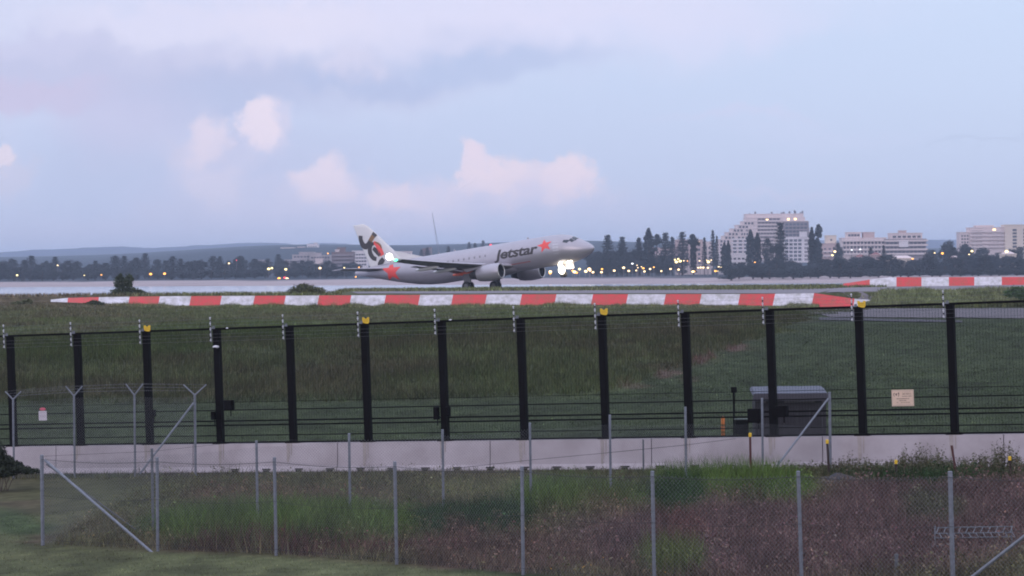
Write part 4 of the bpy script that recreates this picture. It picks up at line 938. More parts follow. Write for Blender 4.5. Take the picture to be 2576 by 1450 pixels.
for sg in (-1, 1):
    W = [(sg * y, 11.9 + (y - 1.9) * .52, (18.5 if y <= 6.4 else 18.5 + (y - 6.4) * .30), wz(y), t) for y, t in ((1.2, .14), (1.95, .14), (4, .125), (6.4, .115), (9, .11), (12, .105), (15, .10), (16.9, .09))]
    wg = foil(W, [wing_top, wingm], 'wing')
    # lowered flaps behind the wing box
    for y0, y1 in ((2.1, 6.3), (6.5, 12.8)):
        st = []
        for y in np.linspace(y0, y1, 4):
            te = 18.5 if y <= 6.4 else 18.5 + (y - 6.4) * .30; st.append((sg * y, te - .25, te + (.95 if y < 6.4 else .75), wz(y) - .22, .10))
        foil(st, [silver, wingm], 'flap', 6, wg)
    # flap track fairings
    for y in (3.9, 8.2, 11.2):
        te = 18.5 if y <= 6.4 else 18.5 + (y - 6.4) * .30; m = MB(); m.ball((GX - te + .5, sg * y, wz(y) - .42), 1, 10, 8, (1.9, .17, .26)); m.build('flap_fairing', silver_l if y > 4 else ora, wg, True)
    # tip fence
    m = MB(); y = 16.95; m.hexa([(GX - 19.9, sg * y, wz(y)), (GX - 19.9, sg * (y + .03), wz(y)), (GX - 21.5, sg * (y + .03), wz(y) - .55), (GX - 21.5, sg * y, wz(y) - .55), (GX - 20.2, sg * y, wz(y) + .02), (GX - 20.2, sg * (y + .03), wz(y) + .02), (GX - 21.8, sg * (y + .03), wz(y) + .75), (GX - 21.8, sg * y, wz(y) + .75)]); m.build('tip_fence', silver, wg)
    # nacelle
    ey = sg * 5.75
    prof = [(11.35, .86), (11.25, .93), (11.32, 1.02), (11.6, 1.09), (12.3, 1.14), (13.2, 1.14), (14.1, 1.04), (14.75, .92), (14.76, .80), (15.3, .62), (16.0, .40), (16.05, .32)]
    def turned(P, zc0, tilt, name, mt, par, n=28):
        m = MB()
        for s_, r__ in P:
            for k in range(n): a = 2 * math.pi * k / n; m.v.append((GX - s_, ey + r__ * math.cos(a), zc0 + (s_ - 13) * tilt + r__ * math.sin(a)))
        for i in range(len(P) - 1):
            for k in range(n): m.f.append((i * n + k, (i + 1) * n + k, (i + 1) * n + (k + 1) % n, i * n + (k + 1) % n)); m.m.append(0)
        return m.build(name, mt, par, True)
    eng = turned(prof[2:8], 1.80, .0, 'engine', silver, ac)
    turned(prof[:3], 1.80, 0, 'intake_lip', lip, eng); turned([(11.35, .86), (11.9, .84), (12.0, .83), (12.0, .01)], 1.8, 0, 'intake', dark_in, eng)
    turned(prof[7:], 1.80, 0, 'exhaust_cone', mat('exhaust metal', (.05, .045, .045), .6, .4), eng)
    m = MB(); m.hexa([(GX - 12.0, ey - .16, 2.9), (GX - 12.0, ey + .16, 2.9), (GX - 16.6, ey + .12, 2.35), (GX - 16.6, ey - .12, 2.35), (GX - 13.2, ey - .16, wz(5.75) + .1), (GX - 13.2, ey + .16, wz(5.75) + .1), (GX - 17.2, ey + .12, wz(5.75) - .15), (GX - 17.2, ey - .12, wz(5.75) - .15)]); m.build('pylon', silver if sg < 0 else starred, eng)
    # main gear
    m = MB(); m.tube((0, sg * 3.79, .55), (.15, sg * 3.5, 2.7), .14, .16, 10); m.tube((0, sg * 3.79, .95), (.1, sg * 2.2, 2.1), .06, .06, 8); m.tube((-.25, sg * 3.79, .9), (-.1, sg * 3.6, 2.0), .04, .04, 6)
    gr = m.build('main_gear', strutm, ac)
    m = MB(); m.box((.12, sg * 4.0, 1.75), (1.15, .06, 1.5)); m.build('gear_door', mat('gear door', (.16, .16, .18), .5), gr)
    for dy in (-.46, .46):
        m = MB(); P = [(.585, -.17), (.66, -.12), (.66, .12), (.585, .17)]
        nn_ = 24
        for r__, yy_ in [(.30, -.19), (.50, -.21), (.60, -.17), (.62, -.08), (.62, .08), (.60, .17), (.50, .21), (.30, .19)]:
            for k in range(nn_): a = 2 * math.pi * k / nn_; m.v.append((r__ * math.cos(a), sg * 3.79 + dy + yy_, .62 + r__ * math.sin(a)))
        for i in range(7):
            for k in range(nn_): m.f.append((i * nn_ + k, i * nn_ + (k + 1) % nn_, (i + 1) * nn_ + (k + 1) % nn_, (i + 1) * nn_ + k)); m.m.append(0)
        m.build('wheel', tyre, gr, True)
        m = MB(); m.tube((0, sg * 3.79 + dy - .17, .62), (0, sg * 3.79 + dy + .17, .62), .31, .31, 16); m.build('hub', strutm, gr)
# nose gear; lit landing lights are balls swollen to stand for their glare
NG = GX - 5.07
m = MB(); m.tube((NG, 0, .42), (NG - .2, 0, 1.95), .09, .11, 10); m.tube((NG + .05, 0, .9), (NG + 1.1, 0, 1.9), .05, .05, 8); ngr = m.build('nose_gear', strutm, ac)
for sg in (-1, 1):
    m = MB(); m.tube((NG, sg * .25 - .11, .40), (NG, sg * .25 + .11, .40), .38, .38, 22); m.build('wheel', tyre, ngr)
    if sg < 0: continue      # the near door is lost in the glare of the lamps
    m = MB(); m.box((NG + .7, sg * .42, 1.45), (1.6, .04, .75)); m.build('gear_door', silver, ngr)
lamp_w = emis('landing light', (1.0, .93, .74), 5)
for dz, dy, rr in ((1.62, -1.02, .40), (1.0, -.80, .60)):
    m = MB(); m.ball((NG + .22, dy, dz), rr, 16, 10, (.8, .6, 1)); m.build('landing_light', lamp_w, ngr, True)
m = MB(); m.ball((GX - 3.3, -.7, 2.02), .13, 10, 6); m.build('runway_light', lamp_w, ac, True)
ll = bpy.data.lights.new('landing_glow', 'POINT'); lo = bpy.data.objects.new('landing_glow', ll); COL.objects.link(lo); ll.energy = 220; ll.color = (1, .86, .6); ll.shadow_soft_size = .35
lo.parent = ac; lo.location = (NG + .9, 0, 1.0)
# fin and tailplane
def finp_(z): t = (z - 5.3) / 6.4; return 28.9 + 6.0 * t, 34.95 + 2.0 * t
m = MB(); zs_ = [5.0, 6.6, 8.2, 9.8, 11.2, 11.62, 11.72]; nc = 10; xs = [(1 - math.cos(math.pi * k / nc)) / 2 for k in range(nc + 1)]
for z in zs_:
    a, b = finp_(z)
    if z > 11.5: a += .25 * (1 + (z > 11.7))
    cth = (b - a); tt = .105 if z < 11.5 else (.07 if z < 11.7 else .02)
    f_ = lambda x: 5 * tt * cth * .5 * 1.0 * (.2969 * math.sqrt(x) - .126 * x - .3516 * x * x + .2843 * x ** 3 - .1030 * x ** 4) * 2
    m.v += [(GX - (a + cth * x), -f_(x), z) for x in xs] + [(GX - (a + cth * x), f_(x), z) for x in reversed(xs[1:-1])]
n = 2 * nc
for i in range(len(zs_) - 1):
    for k in range(n): m.f.append((i * n + k, i * n + (k + 1) % n, (i + 1) * n + (k + 1) % n, (i + 1) * n + k)); m.m.append(0)
m.f.append(tuple(range((len(zs_) - 1) * n, len(zs_) * n))); m.m.append(0)
fin = m.build('fin', finp, ac, True)
m = MB(); m.hexa([(GX - 26.0, -.04, 5.78), (GX - 26.0, .04, 5.78), (GX - 31, .22, 5.4), (GX - 31, -.22, 5.4), (GX - 26.3, -.02, 5.84), (GX - 26.3, .02, 5.84), (GX - 31, .10, 7.35), (GX - 31, -.10, 7.35)]); m.build('dorsal_fillet', finp, fin)
for sg in (-1, 1):
    foil([(sg * y, 31.6 + y * .66, 35.0 + y * .40, 4.95 + y * .085, .10) for y in (.2, 1, 3, 5, 6.2)], [silver, wingm], 'tailplane', 8)
# beacon, wing tip lamps, aerial
m = MB(); m.ball((GX - 15.6, 0, 5.92), .16, 10, 6, (1.4, .8, .8)); m.build('beacon', emis('beacon red', (1, .10, .16), 1.0), ac, True)
m = MB(); m.ball((GX - 20.6, -17.02, wz(17)), .18, 12, 8, (1.5, .7, .7)); m.build('green_light', emis('green light', (.05, 1, .35), 6), ac, True)
m = MB(); m.ball((GX - 21.3, -17.4, wz(17) + .55), .47, 16, 10); m.build('strobe_light', emis('strobe light', (1, .96, .88), 4), ac, True)  # ball sized to the glare of the strobe, larger than the lamp
m = MB()
for s in (9.5, 21.0): m.hexa([(GX - s, -.02, 5.8), (GX - s, .02, 5.8), (GX - s - .4, .02, 5.8), (GX - s - .4, -.02, 5.8), (GX - s - .2, -.01, 6.1), (GX - s - .2, .01, 6.1), (GX - s - .4, .01, 6.1), (GX - s - .4, -.01, 6.1)])
m.build('aerial', silver, ac)
# windows
def skin_patch(quad, off, mt, name, par, n=4):
    m = MB(); (s0, t0), (s1, t1), (s2, t2), (s3, t3) = [(q[0], math.radians(q[1])) for q in quad]
    for i in range(n + 1):
        for j in range(n + 1):
            u, v = i / n, j / n; s = (s0 * (1 - u) + s1 * u) * (1 - v) + (s3 * (1 - u) + s2 * u) * v; t = (t0 * (1 - u) + t1 * u) * (1 - v) + (t3 * (1 - u) + t2 * u) * v
            m.v.append(tuple(skin(s, t, off)))
    for i in range(n):
        for j in range(n): a = i * (n + 1) + j; m.f.append((a, a + n + 1, a + n + 2, a + 1)); m.m.append(0)
    return m.build(name, mt, par, True)
for q in ([(2.15, 48), (2.0, 84), (2.75, 84), (2.72, 58)], [(2.55, 33), (2.22, 47), (2.80, 56), (3.05, 40)], [(3.15, 29), (2.92, 36), (3.10, 43), (3.72, 38), ], [(3.15, 25), (3.12, 38), (3.72, 38), (3.80, 27)]):
    skin_patch(q, .012, glassm, 'cockpit_window', body)
wq = MB()
for i in range(3):
    for j in range(3):
        th = math.radians(13 + 9 * j / 2); zc, ry, rz = 3.8, 1.975, 2.07; wq.v.append((-.12 + .12 * i, -(ry + .008) * math.cos(th), zc + (rz + .008) * math.sin(th)))
for i in range(2):
    for j in range(2): a = i * 3 + j; wq.f.append((a, a + 3, a + 4, a + 1)); wq.m.append(0)
wn = wq.build('cabin_window', mat('cabin glass', (.20, .195, .21), .3), body)
first = True
for s in np.arange(7.2, 23.6, .84):
    if 7.9 < s < 14.9 or 5.9 < s < 8.2: continue
    o = wn if first else wn.copy()
    if not first: COL.objects.link(o)
    first = False; o.parent = body; o.location = (GX - s, 0, 0)
for s in (4.4, 33.0):
    if s < 10: skin_patch([(s + .85, -17), (s, -17), (s, 32), (s + .85, 32)], .006, mat('door panel', (.50, .50, .54), .4, .3), 'cabin_door', body)
# decals that follow the hull: flat outline (u along the hull forward, v up the skin) cut finely and bent on
def decal(verts, faces, s0, v0, mt, name, par, off=.02):
    bm = bmesh.new(); vs = [bm.verts.new((x, 0, z)) for x, z in verts]
    for f in faces:
        try: bm.faces.new([vs[k] for k in f])
        except Exception: pass
    zs = [v[1] for v in verts]; xs_ = [v[0] for v in verts]
    for z in np.arange(min(zs), max(zs), .12): bmesh.ops.bisect_plane(bm, geom=bm.verts[:] + bm.edges[:] + bm.faces[:], plane_co=(0, 0, z), plane_no=(0, 0, 1))
    for x in np.arange(min(xs_), max(xs_), .4): bmesh.ops.bisect_plane(bm, geom=bm.verts[:] + bm.edges[:] + bm.faces[:], plane_co=(x, 0, 0), plane_no=(1, 0, 0))
    for v in bm.verts:
        s = s0 - v.co.x; zc, ry, rz = fus(s); v.co = skin(s, (v0 + v.co.z) / rz, off)
    me = bpy.data.meshes.new(name); bm.to_mesh(me); bm.free(); me.materials.append(mt); o = bpy.data.objects.new(name, me); COL.objects.link(o); o.parent = par; return o
def star_pts(r, r2, rot=0.0, sq=1.0):
    return [((r if k % 2 == 0 else r2) * math.sin(math.pi * k / 5 + rot) * sq, (r if k % 2 == 0 else r2) * math.cos(math.pi * k / 5 + rot)) for k in range(10)]
sp_ = star_pts(.98, .42, -.18, 1.2); decal(sp_ + [(0, 0)], [(k, (k + 1) % 10, 10) for k in range(10)], 6.40, .74, starred, 'star_emblem', body)
sp_ = star_pts(1.75, .72, -.05, 1.0); decal(sp_ + [(0, 0)], [(k, (k + 1) % 10, 10) for k in range(10)], 30.9, .02, starred, 'star_emblem', body)
def text_mesh(txt, size, shear=.0, off=.0):
    cu = bpy.data.curves.new('t', 'FONT'); cu.body = txt; cu.size = size; cu.shear = shear; cu.offset = off; cu.space_character = .95; cu.resolution_u = 3
    o = bpy.data.objects.new('t', cu); COL.objects.link(o); dg = bpy.context.evaluated_depsgraph_get(); me = o.evaluated_get(dg).to_mesh()
    v = [(p.co.x, p.co.y) for p in me.vertices]; f = [tuple(q.vertices) for q in me.polygons]; o.evaluated_get(dg).to_mesh_clear(); bpy.data.objects.remove(o); bpy.data.curves.remove(cu); return v, f
v, f = text_mesh('Jetstar', 1.85, .18, .055)
xm = max(p[0] for p in v); k = 6.5 / xm; v = [(p[0] * k, p[1]) for p in v]
decal(v, f, 13.95, -.12, inkb, 'airline_lettering', body)
decal([(0, 0), (3.1, .04), (3.1, .22), (0, .18)], [(0, 1, 2, 3)], 12.0, -1.25, mat('dull red stripe', (.40, .17, .17), .45, .2), 'red_stripe', body)
# emblem on the fin, drawn as brush strokes in fin coordinates read off the photograph
def finpt(px, py):
    x, y = (1340 + px / 4.03) * .62891, (820 + py / 4.03) * .62891
    o_ = ACI @ Vector((0, 0, CAMZ)); d_ = (ACI.to_3x3() @ ray(x, y)); k = (-.25 - o_.y) / d_.y; q = o_ + d_ * k; return q.x, q.z
def stroke(P, wds, mt, name):
    P = [Vector(finpt(*p)) for p in P]; m = MB(); Q = []
    # smooth
    for i in range(len(P) - 1):
        p0, p1, p2, p3 = P[max(0, i - 1)], P[i], P[i + 1], P[min(len(P) - 1, i + 2)]
        for t in np.linspace(0, 1, 6)[:-1]:
            Q.append((0.5 * ((2 * p1) + (p2 - p0) * t + (2 * p0 - 5 * p1 + 4 * p2 - p3) * t * t + (3 * p1 - p0 - 3 * p2 + p3) * t ** 3), wds[i] * (1 - t) + wds[i + 1] * t))
    Q.append((P[-1], wds[-1])); Q = [(q_, w_ * 1.62) for q_, w_ in Q]; E = []
    def yfin(x, z):
        a, b = finp_(z); c = b - a; xx = min(max((GX - x - a) / c, 0), 1)
        return -(5 * .105 * c * (.2969 * math.sqrt(xx) - .126 * xx - .3516 * xx * xx + .2843 * xx ** 3 - .1030 * xx ** 4)) - .03
    for i, (p, w_) in enumerate(Q):
        d_ = (Q[min(i + 1, len(Q) - 1)][0] - Q[max(i - 1, 0)][0]).normalized(); nn_ = Vector((-d_.y, d_.x)); row = []
        for e in (-1, -.33, .33, 1):
            q = p + nn_ * w_ / 2 * e; row.append((q.x, yfin(q.x, q.y), q.y))
        E.append(row)
    for a, b in zip(E, E[1:]):
        for j in range(3): m.poly([a[j], a[j + 1], b[j + 1], b[j]])
    return m.build(name, mt, fin, True)
stroke([(405, 500), (402, 550), (415, 600), (445, 655), (490, 672), (535, 640), (565, 585)], [.42, .42, .45, .50, .52, .48, .42], inkb, 'emblem_stroke')
stroke([(562, 590), (590, 540), (615, 500)], [.42, .42, .42], gold, 'emblem_stroke')
stroke([(612, 505), (640, 462)], [.44, .50], inkb, 'emblem_stroke')
stroke([(625, 625), (585, 640), (560, 690), (555, 750), (575, 810), (615, 860), (665, 875)], [.25, .34, .40, .44, .44, .40, .34], inkb, 'emblem_stroke')
stroke([(610, 700), (650, 730), (690, 775), (725, 820)], [.30, .42, .40, .30], inkb, 'emblem_stroke')
stroke([(620, 610), (655, 625), (700, 680), (735, 745), (765, 815)], [.26, .34, .42, .46, .42], starred, 'emblem_stroke')
stroke([(645, 605), (690, 620), (730, 655), (750, 700)], [.10, .16, .16, .10], gold, 'emblem_stroke')
stroke([(785, 870), (750, 915), (722, 960), (718, 1010)], [.40, .50, .46, .34], inkb, 'emblem_stroke')

# ------------------------------------------------------------------ far trees
def tree_proto(name, kind, seed):
    r = random.Random(seed); rn = np.random.default_rng(seed)
    root = thing(name, 'x', 'tree', (0, -500, 0)); tm = MB(); tm.tube((0, 0, -.5), (0, 0, 8.5), .28, .09, 7)
    V = []
    if kind == 'column':     # dense dark column tapering to a tip
        for k in range(2600):
            t = r.random() ** .9; z = .9 + t * 9.1; rad = (1.05 - .35 * t) * (1 if t < .8 else max(.08, (1 - t) / .2)) * (.85 + .25 * math.sin(z * 4 + seed) * .5)
            a = r.random() * 6.283; q = rad * r.uniform(.55, 1.08); V.append((q * math.cos(a), q * math.sin(a), z))
    elif kind == 'pine':     # tiered conifer
        tiers = r.randint(11, 14)
        for i in range(tiers):
            t = i / (tiers - 1); z0 = 2.2 + 7.3 * t; R = (2.3 * (1 - t) ** .75 + .28) * r.uniform(.75, 1.15); nbr = r.randint(6, 8); ph = r.random() * 6
            for b in range(nbr):
                a = ph + 6.283 * b / nbr + r.uniform(-.25, .25); Rb = R * r.uniform(.7, 1.12); tm.tube((0, 0, z0), (Rb * .85 * math.cos(a), Rb * .85 * math.sin(a), z0 + .12 * Rb), .035, .012, 3, 0, False)
                for k in range(26):
                    q = r.random() ** .6; sp2 = .10 + .22 * q; V.append((Rb * q * math.cos(a) + r.gauss(0, sp2), Rb * q * math.sin(a) + r.gauss(0, sp2), z0 + .15 * Rb * q * q + r.gauss(.04, .13)))
    elif kind == 'umbrella': # long bare trunk, clump on top
        for (cx, cy, cz, R, h) in [(0, 0, 8.6, 1.5, .8), (.8, .2, 8.0, .9, .5), (-.9, -.1, 7.7, .9, .5), (.2, 0, 9.4, .7, .5), (-.4, .3, 6.2, .7, .4)]:
            for k in range(420):
                d = rn.normal(size=3); d /= np.linalg.norm(d); q = r.uniform(.4, 1.05); V.append((cx + d[0] * R * q, cy + d[1] * R * q, cz + d[2] * h * q))
    else:                    # broad, lumpy crown
        L_ = [(r.uniform(-2.4, 2.4), r.uniform(-1.5, 1.5), r.uniform(3.6, 7.8), r.uniform(1.1, 1.9)) for k in range(11)] + [(r.uniform(-2.8, 2.8), 0, 2.2, 1.4) for k in range(4)]
        for cx, cy, cz, R in L_:
            tm.tube((0, 0, 2), (cx, cy, cz), .12, .04, 4)
            for k in range(240):
                d = rn.normal(size=3); d /= np.linalg.norm(d); q = r.uniform(.45, 1.1); V.append((cx + d[0] * R * q, cy + d[1] * R * q, cz + d[2] * R * q * .8))
    c = np.array(V); n = len(c); e = rn.normal(size=(n, 3, 3)); e /= np.linalg.norm(e, axis=2, keepdims=True); sz = .26 if kind != 'broad' else .34
    P = (c[:, None, :] + e * sz * rn.uniform(.5, 1.3, (n, 1, 1))).reshape(-1, 3)
    f = npmesh('crown', P, np.arange(3 * n).reshape(n, 3), [foli if kind == 'broad' else foli_p], None, 3); f.parent = root
    tm.build('trunk', bark, root); return root
PRO = {}
for kind, cnt in (('column', 3), ('pine', 5), ('umbrella', 2), ('broad', 5)):
    PRO[kind] = [tree_proto({'column': 'columnar_pine', 'pine': 'pine_tree', 'umbrella': 'umbrella_pine', 'broad': 'broadleaf_tree'}[kind], kind, 10 * cnt + q) for q in range(cnt)]
used = set(); tr = random.Random(77)
def tree(kind, x, ytop, D, wpx, label, group=None, ybase=None):
    """10 m prototype scaled to reach ytop at distance D with the given crown width"""
    q = tr.randrange(len(PRO[kind])); p_ = PRO[kind][q]; c = at(x, ytop, D); z0 = float(HF(np.array(c.x), np.array(D)))
    h = (c.z - z0) / 9.9; wpx = wpx * {'column': 1.6, 'pine': 1.45, 'umbrella': 1.3, 'broad': 1.05}[kind]; natural = {'column': 2.1, 'pine': 4.8, 'umbrella': 3.3, 'broad': 6.6}[kind]; sx = wpx * D / F / natural
    s = (sx, sx, h)
    if p_.name not in used:
        used.add(p_.name); p_.location = (c.x, D, z0); p_.rotation_euler = (0, 0, tr.uniform(0, 6.28)); p_.scale = s; p_['label'] = label
        if group: p_['group'] = group
        elif 'group' in p_: del p_['group']
        return p_
    o = dup(p_, (c.x, D, z0), tr.uniform(0, 6.28), s, label)
    if group: o['group'] = group
    elif 'group' in o: del o['group']
    return o
NAMED = [
 ('pine', 1529, 592, 1420, 34, 'wide pine just beyond the tip of the aircraft nose'), ('pine', 1565, 596, 1430, 30, 'second pine right of the aircraft nose, pointed and free standing'),
 ('pine', 1607, 598, 1430, 26, 'small pine between the pointed pine and the dense tall column'), ('column', 1631, 577, 1400, 20, 'tall dense column of dark foliage, first column right of the aircraft'),
 ('umbrella', 1652, 590, 1440, 22, 'thin pine with a bare trunk and round head beside the tall column'), ('pine', 1674, 586, 1400, 34, 'broad dark pine in front of the left end of the pinkish block'),
 ('pine', 1691, 597, 1410, 22, 'narrow pine touching the broad dark pine on its right'), ('pine', 1716, 584, 1400, 34, 'layered pine with a wide flat head above the orange lights'),
 ('umbrella', 1744, 590, 1405, 24, 'pine with a dark round head and slim body left of the hotel'), ('column', 1744, 604, 1402, 12, 'slim dark column directly under the round headed pine'),
 ('pine', 1772, 598, 1410, 14, 'thin pointed conifer between the round headed pine and the hotel'), ('pine', 1793, 580, 1400, 16, 'tallest needle shaped pine at the left foot of the hotel'),
 ('pine', 1803, 594, 1402, 12, 'shorter needle shaped pine leaning on the tallest one'), ('column', 1822, 613, 1400, 14, 'low dark column in front of the hotel steps'),
 ('column', 1832, 608, 1402, 11, 'low pointed column right beside the other at the hotel steps'), ('column', 1888, 581, 1400, 17, 'slender brownish pine in front of the middle of the hotel'),
 ('column', 1905, 588, 1404, 15, 'faint slender pine right of the brownish one before the hotel'), ('broad', 1932, 583, 1400, 27, 'thick headed tree before the hotel, darkest of the group'),
 ('pine', 1963, 560, 1400, 34, 'highest tree overlapping the hotel, reaching its upper floors'), ('broad', 1958, 592, 1396, 28, 'dense mass under the highest tree at the hotel'),
 ('column', 2042, 574, 1400, 15, 'dark column at the right shoulder of the hotel'), ('umbrella', 2059, 565, 1405, 18, 'tall thin pine with a round tuft right of the hotel'), ('column', 2056, 600, 1400, 20, 'dense lower column at the right foot of the hotel'),
 ('broad', 2108, 598, 1500, 24, 'dark square crowned tree in front of the cream block'), ('pine', 2223, 618, 1450, 14, 'small dark cone shaped tree before the terraced apartments'), ('pine', 2190, 622, 1450, 16, 'dark bushy conifer left of the small cone shaped tree'),
 ('pine', 2130, 588, 2330, 8, 'roof garden tree'),
]
for k_, x, y, D, wp, lb in NAMED[:-1]: tree(k_, x, y, D, wp, lb)
GL = 'trees along the far left shore'
for i in range(46):
    x = -40 + i * 20.5 + tr.uniform(-6, 6); y = 658 + tr.uniform(-15, 9) - (5 if 300 < x < 620 else 0)
    kd = tr.choice(('pine', 'pine', 'broad', 'broad')); tree(kd, x, y, 1560 + tr.uniform(-30, 40), tr.uniform(26, 40), 'one of the dark trees of the far tree line on the left' , GL)
for i in range(36):
    x = -50 + i * 26.5 + tr.uniform(-8, 8); tree('broad', x, 674 + tr.uniform(-6, 6), 1505 + tr.uniform(-12, 12), tr.uniform(44, 60), 'one of the low bushy trees above the sand on the left', 'low bushy trees above the left shore')
for x, y, wp, lb in ((240, 656, 24, 'pointed pine standing above the far left tree line near two faint lights'), (342, 651, 36, 'wide pine rising highest in the left half of the far tree line'), (553, 645, 22, 'peaked pine above the orange street lamps'), (605, 644, 34, 'bushy peaked pine right of the orange street lamps'),
                     (700, 640, 26, 'small pine above the far tree line where it meets the town'), (490, 655, 20, 'thin topped pine left of the orange street lamps')):
    tree('pine', x, y, 1550, wp, lb)
for i in range(15):
    x = 1480 + i * 13 + tr.uniform(-4, 4); tree('broad', x, 622 + max(0, (x - 1590) * .12) + tr.uniform(-7, 6), 1460 + tr.uniform(-20, 20), tr.uniform(30, 44), 'one of the dark leafy trees massed behind the aircraft nose', 'leafy trees right of the aircraft nose')
for i in range(9):
    x = 1500 + i * 26; tree('broad', x, 650 + tr.uniform(-5, 5), 1400, 40, 'one of the low trees above the bright lights right of the aircraft', 'low trees above the bright lights')
for i in range(34):
    x = 1835 + i * 23.5 + tr.uniform(-7, 7); tree('broad', x, 654 + tr.uniform(-8, 8) - (12 if x > 2110 else 0), 1300 + tr.uniform(-10, 30), tr.uniform(44, 62), 'one of the dense dunes bushes along the right shore', 'dense bushes along the right shore')
for i in range(32):
    x = 1840 + i * 25 + tr.uniform(-7, 7); tree('broad', x, 672 + tr.uniform(-3, 5), 1225 + tr.uniform(-14, 14), tr.uniform(46, 60), 'one of the low bushes right above the sand on the right', 'low bushes above the right sand')
for x, y, wp, lb in ((2388, 595, 58, 'large round crowned tree between the apartment blocks'), (2415, 603, 46, 'large dark tree touching the right apartment block'), (2345, 620, 44, 'round tree left of the large round crowned one'), (2470, 618, 44, 'dark spreading tree in front of the right apartment block'), (2448, 612, 30, 'pointed dark tree before the left end of the right block'), (2560, 612, 50, 'dark tree at the right edge in front of the cream tower'), (2510, 628, 44, 'bushy tree left of the right edge below the apartments')):
    tree('broad', x, y, 1480, wp, lb)
for i in range(16): # town greenery behind the tail
    x = 640 + i * 17 + tr.uniform(-5, 5); tree('broad', x, 661 + tr.uniform(-7, 9) + (9 if 690 < x < 860 else 0), 1640, tr.uniform(24, 38), 'one of the dark trees in front of the town left of the fin', 'trees in front of the left town')
for x, y, D in ((1000, 639, 2000), (1060, 628, 1900), (1075, 623, 1900), (1180, 610, 2100), (1195, 612, 2100), (1128, 620, 2000), (1215, 606, 2300), (1230, 613, 2200), (1092, 640, 1900), (940, 648, 1750), (1240, 618, 2000)):
    tree('pine', x, y, D, 16, 'one of the small dark trees peeping over the back of the aircraft', 'trees peeping over the aircraft')
for i in range(14):
    x = 950 + i * 28 + tr.uniform(-5, 5); tree('broad', x, 655 + tr.uniform(-6, 6), 1620, 44, 'one of the trees hidden mostly behind the aircraft', 'trees behind the aircraft')
for kk in PRO:
    for p_ in PRO[kk]:
        if p_.name not in used:
            for ch in list(p_.children): bpy.data.objects.remove(ch)
            bpy.data.objects.remove(p_)

# ------------------------------------------------------------------ buildings on the far shore
win_d = mat('window glass dark', (.05, .055, .08), .3)
hazy = mat('haze grey render', (.40, .36, .38), .85, 0, .2, .12)  # pale render greyed, distance haze put into the colour
recess_shade = mat('balcony recess shade', (.12, .10, .11), .7)  # shade inside the balconies, put into the colour of flat panels
pale = mat('pale render', (.68, .57, .56), .8, 0, .1, .1); pale2 = mat('white render', (.74, .68, .70), .8, 0, .1, .1)
pink = mat('pinkish render', (.50, .37, .36), .8, 0, .12, .1); brownb = mat('brown brick', (.20, .14, .14), .85, 0, .12, .1); cream = mat('cream render', (.70, .59, .50), .8, 0, .1, .1)
redroof = mat('red tile roof', (.25, .10, .10), .85, 0, .15, .3); greyb = mat('grey brown facade', (.26, .22, .24), .8, 0, .15, .1)
lit = emis('lit window', (1.0, .70, .34), 2.6)
def building(name, label, D, rects, wins, ybase, cat='building', slabs=(), roofs=(), lits=(), balc=pale):
    """rects: (x0,x1,ytop,dd,depth,mat[,ybot]); wins: (x0,x1,y0,y1,nx,ny,fw,fh,mat,dd)"""
    x0 = min(r_[0] for r_ in rects); x1 = max(r_[1] for r_ in rects); c = at((x0 + x1) / 2, ybase, D); z0 = float(HF(np.array(c.x), np.array(D))) - 2
    root = thing(name, label, cat, (c.x, D, z0))
    for r_ in rects:
        a, b, yt, dd, dep, mt = r_[:6]; A_ = at(a, yt, D + dd); B_ = at(b, yt, D + dd); zb = z0 if len(r_) < 7 else at(a, r_[6], D + dd).z
        m = WB(); zt = (A_.z + B_.z) / 2; m.box(((A_.x + B_.x) / 2, D + dd + dep / 2, (zt + zb) / 2), (B_.x - A_.x, dep, zt - zb)); m.build('wall', mt, root)
        m = WB(); m.box(((A_.x + B_.x) / 2, D + dd + dep / 2, zt + .25), (B_.x - A_.x + .5, dep + .5, .5)); m.build('parapet', mt, root)
    for a, b, yt, dd, mt in slabs:
        A_ = at(a, yt, D + dd); B_ = at(b, yt, D + dd); m = WB(); m.box(((A_.x + B_.x) / 2, D + dd - .5, (A_.z + B_.z) / 2), (B_.x - A_.x, 1.6, 1.15)); m.build('balcony', mt, root)
    for x0_, x1_, y0, y1, nx, ny, fw, fh, mt, dd in wins:
        A_ = at(x0_, y0, D + dd); B_ = at(x1_, y1, D + dd); cw = (B_.x - A_.x) / nx; chh = (A_.z - B_.z) / ny
        m = MB(); m.box((0, 0, 0), (cw * fw, .12, chh * fh)); w0 = m.build('window', mt, root)
        for i in range(nx):
            for j in range(ny):
                o = w0 if i == j == 0 else w0.copy()
                if not (i == j == 0): COL.objects.link(o)
                o.parent = root; o.location = (A_.x + cw * (i + .5) - c.x, D + dd - .07 - D, B_.z + chh * (j + .5) - z0)
    for x, y, dd in lits:
        p_ = at(x, y, D + dd); m = WB(); m.box((p_.x, D + dd - .16, p_.z), (1.9, .12, 1.6)); m.build('lit_window', lit, root)
    for a, b, yt, yb_, dd, mt in roofs:
        A_ = at(a, yb_, D + dd); B_ = at(b, yb_, D + dd); T = at((a + b) / 2, yt, D + dd).z; dp = 9; m = WB(); i_ = 1.5
        m.hexa([(A_.x, D + dd - .5, A_.z), (B_.x, D + dd - .5, A_.z), (B_.x, D + dd + dp, A_.z), (A_.x, D + dd + dp, A_.z), (A_.x + 3, D + dd + dp / 2 - .2, T), (B_.x - 3, D + dd + dp / 2 - .2, T), (B_.x - 3, D + dd + dp / 2 + .2, T), (A_.x + 3, D + dd + dp / 2 + .2, T)]); m.build('roof', mt, root)
    return root
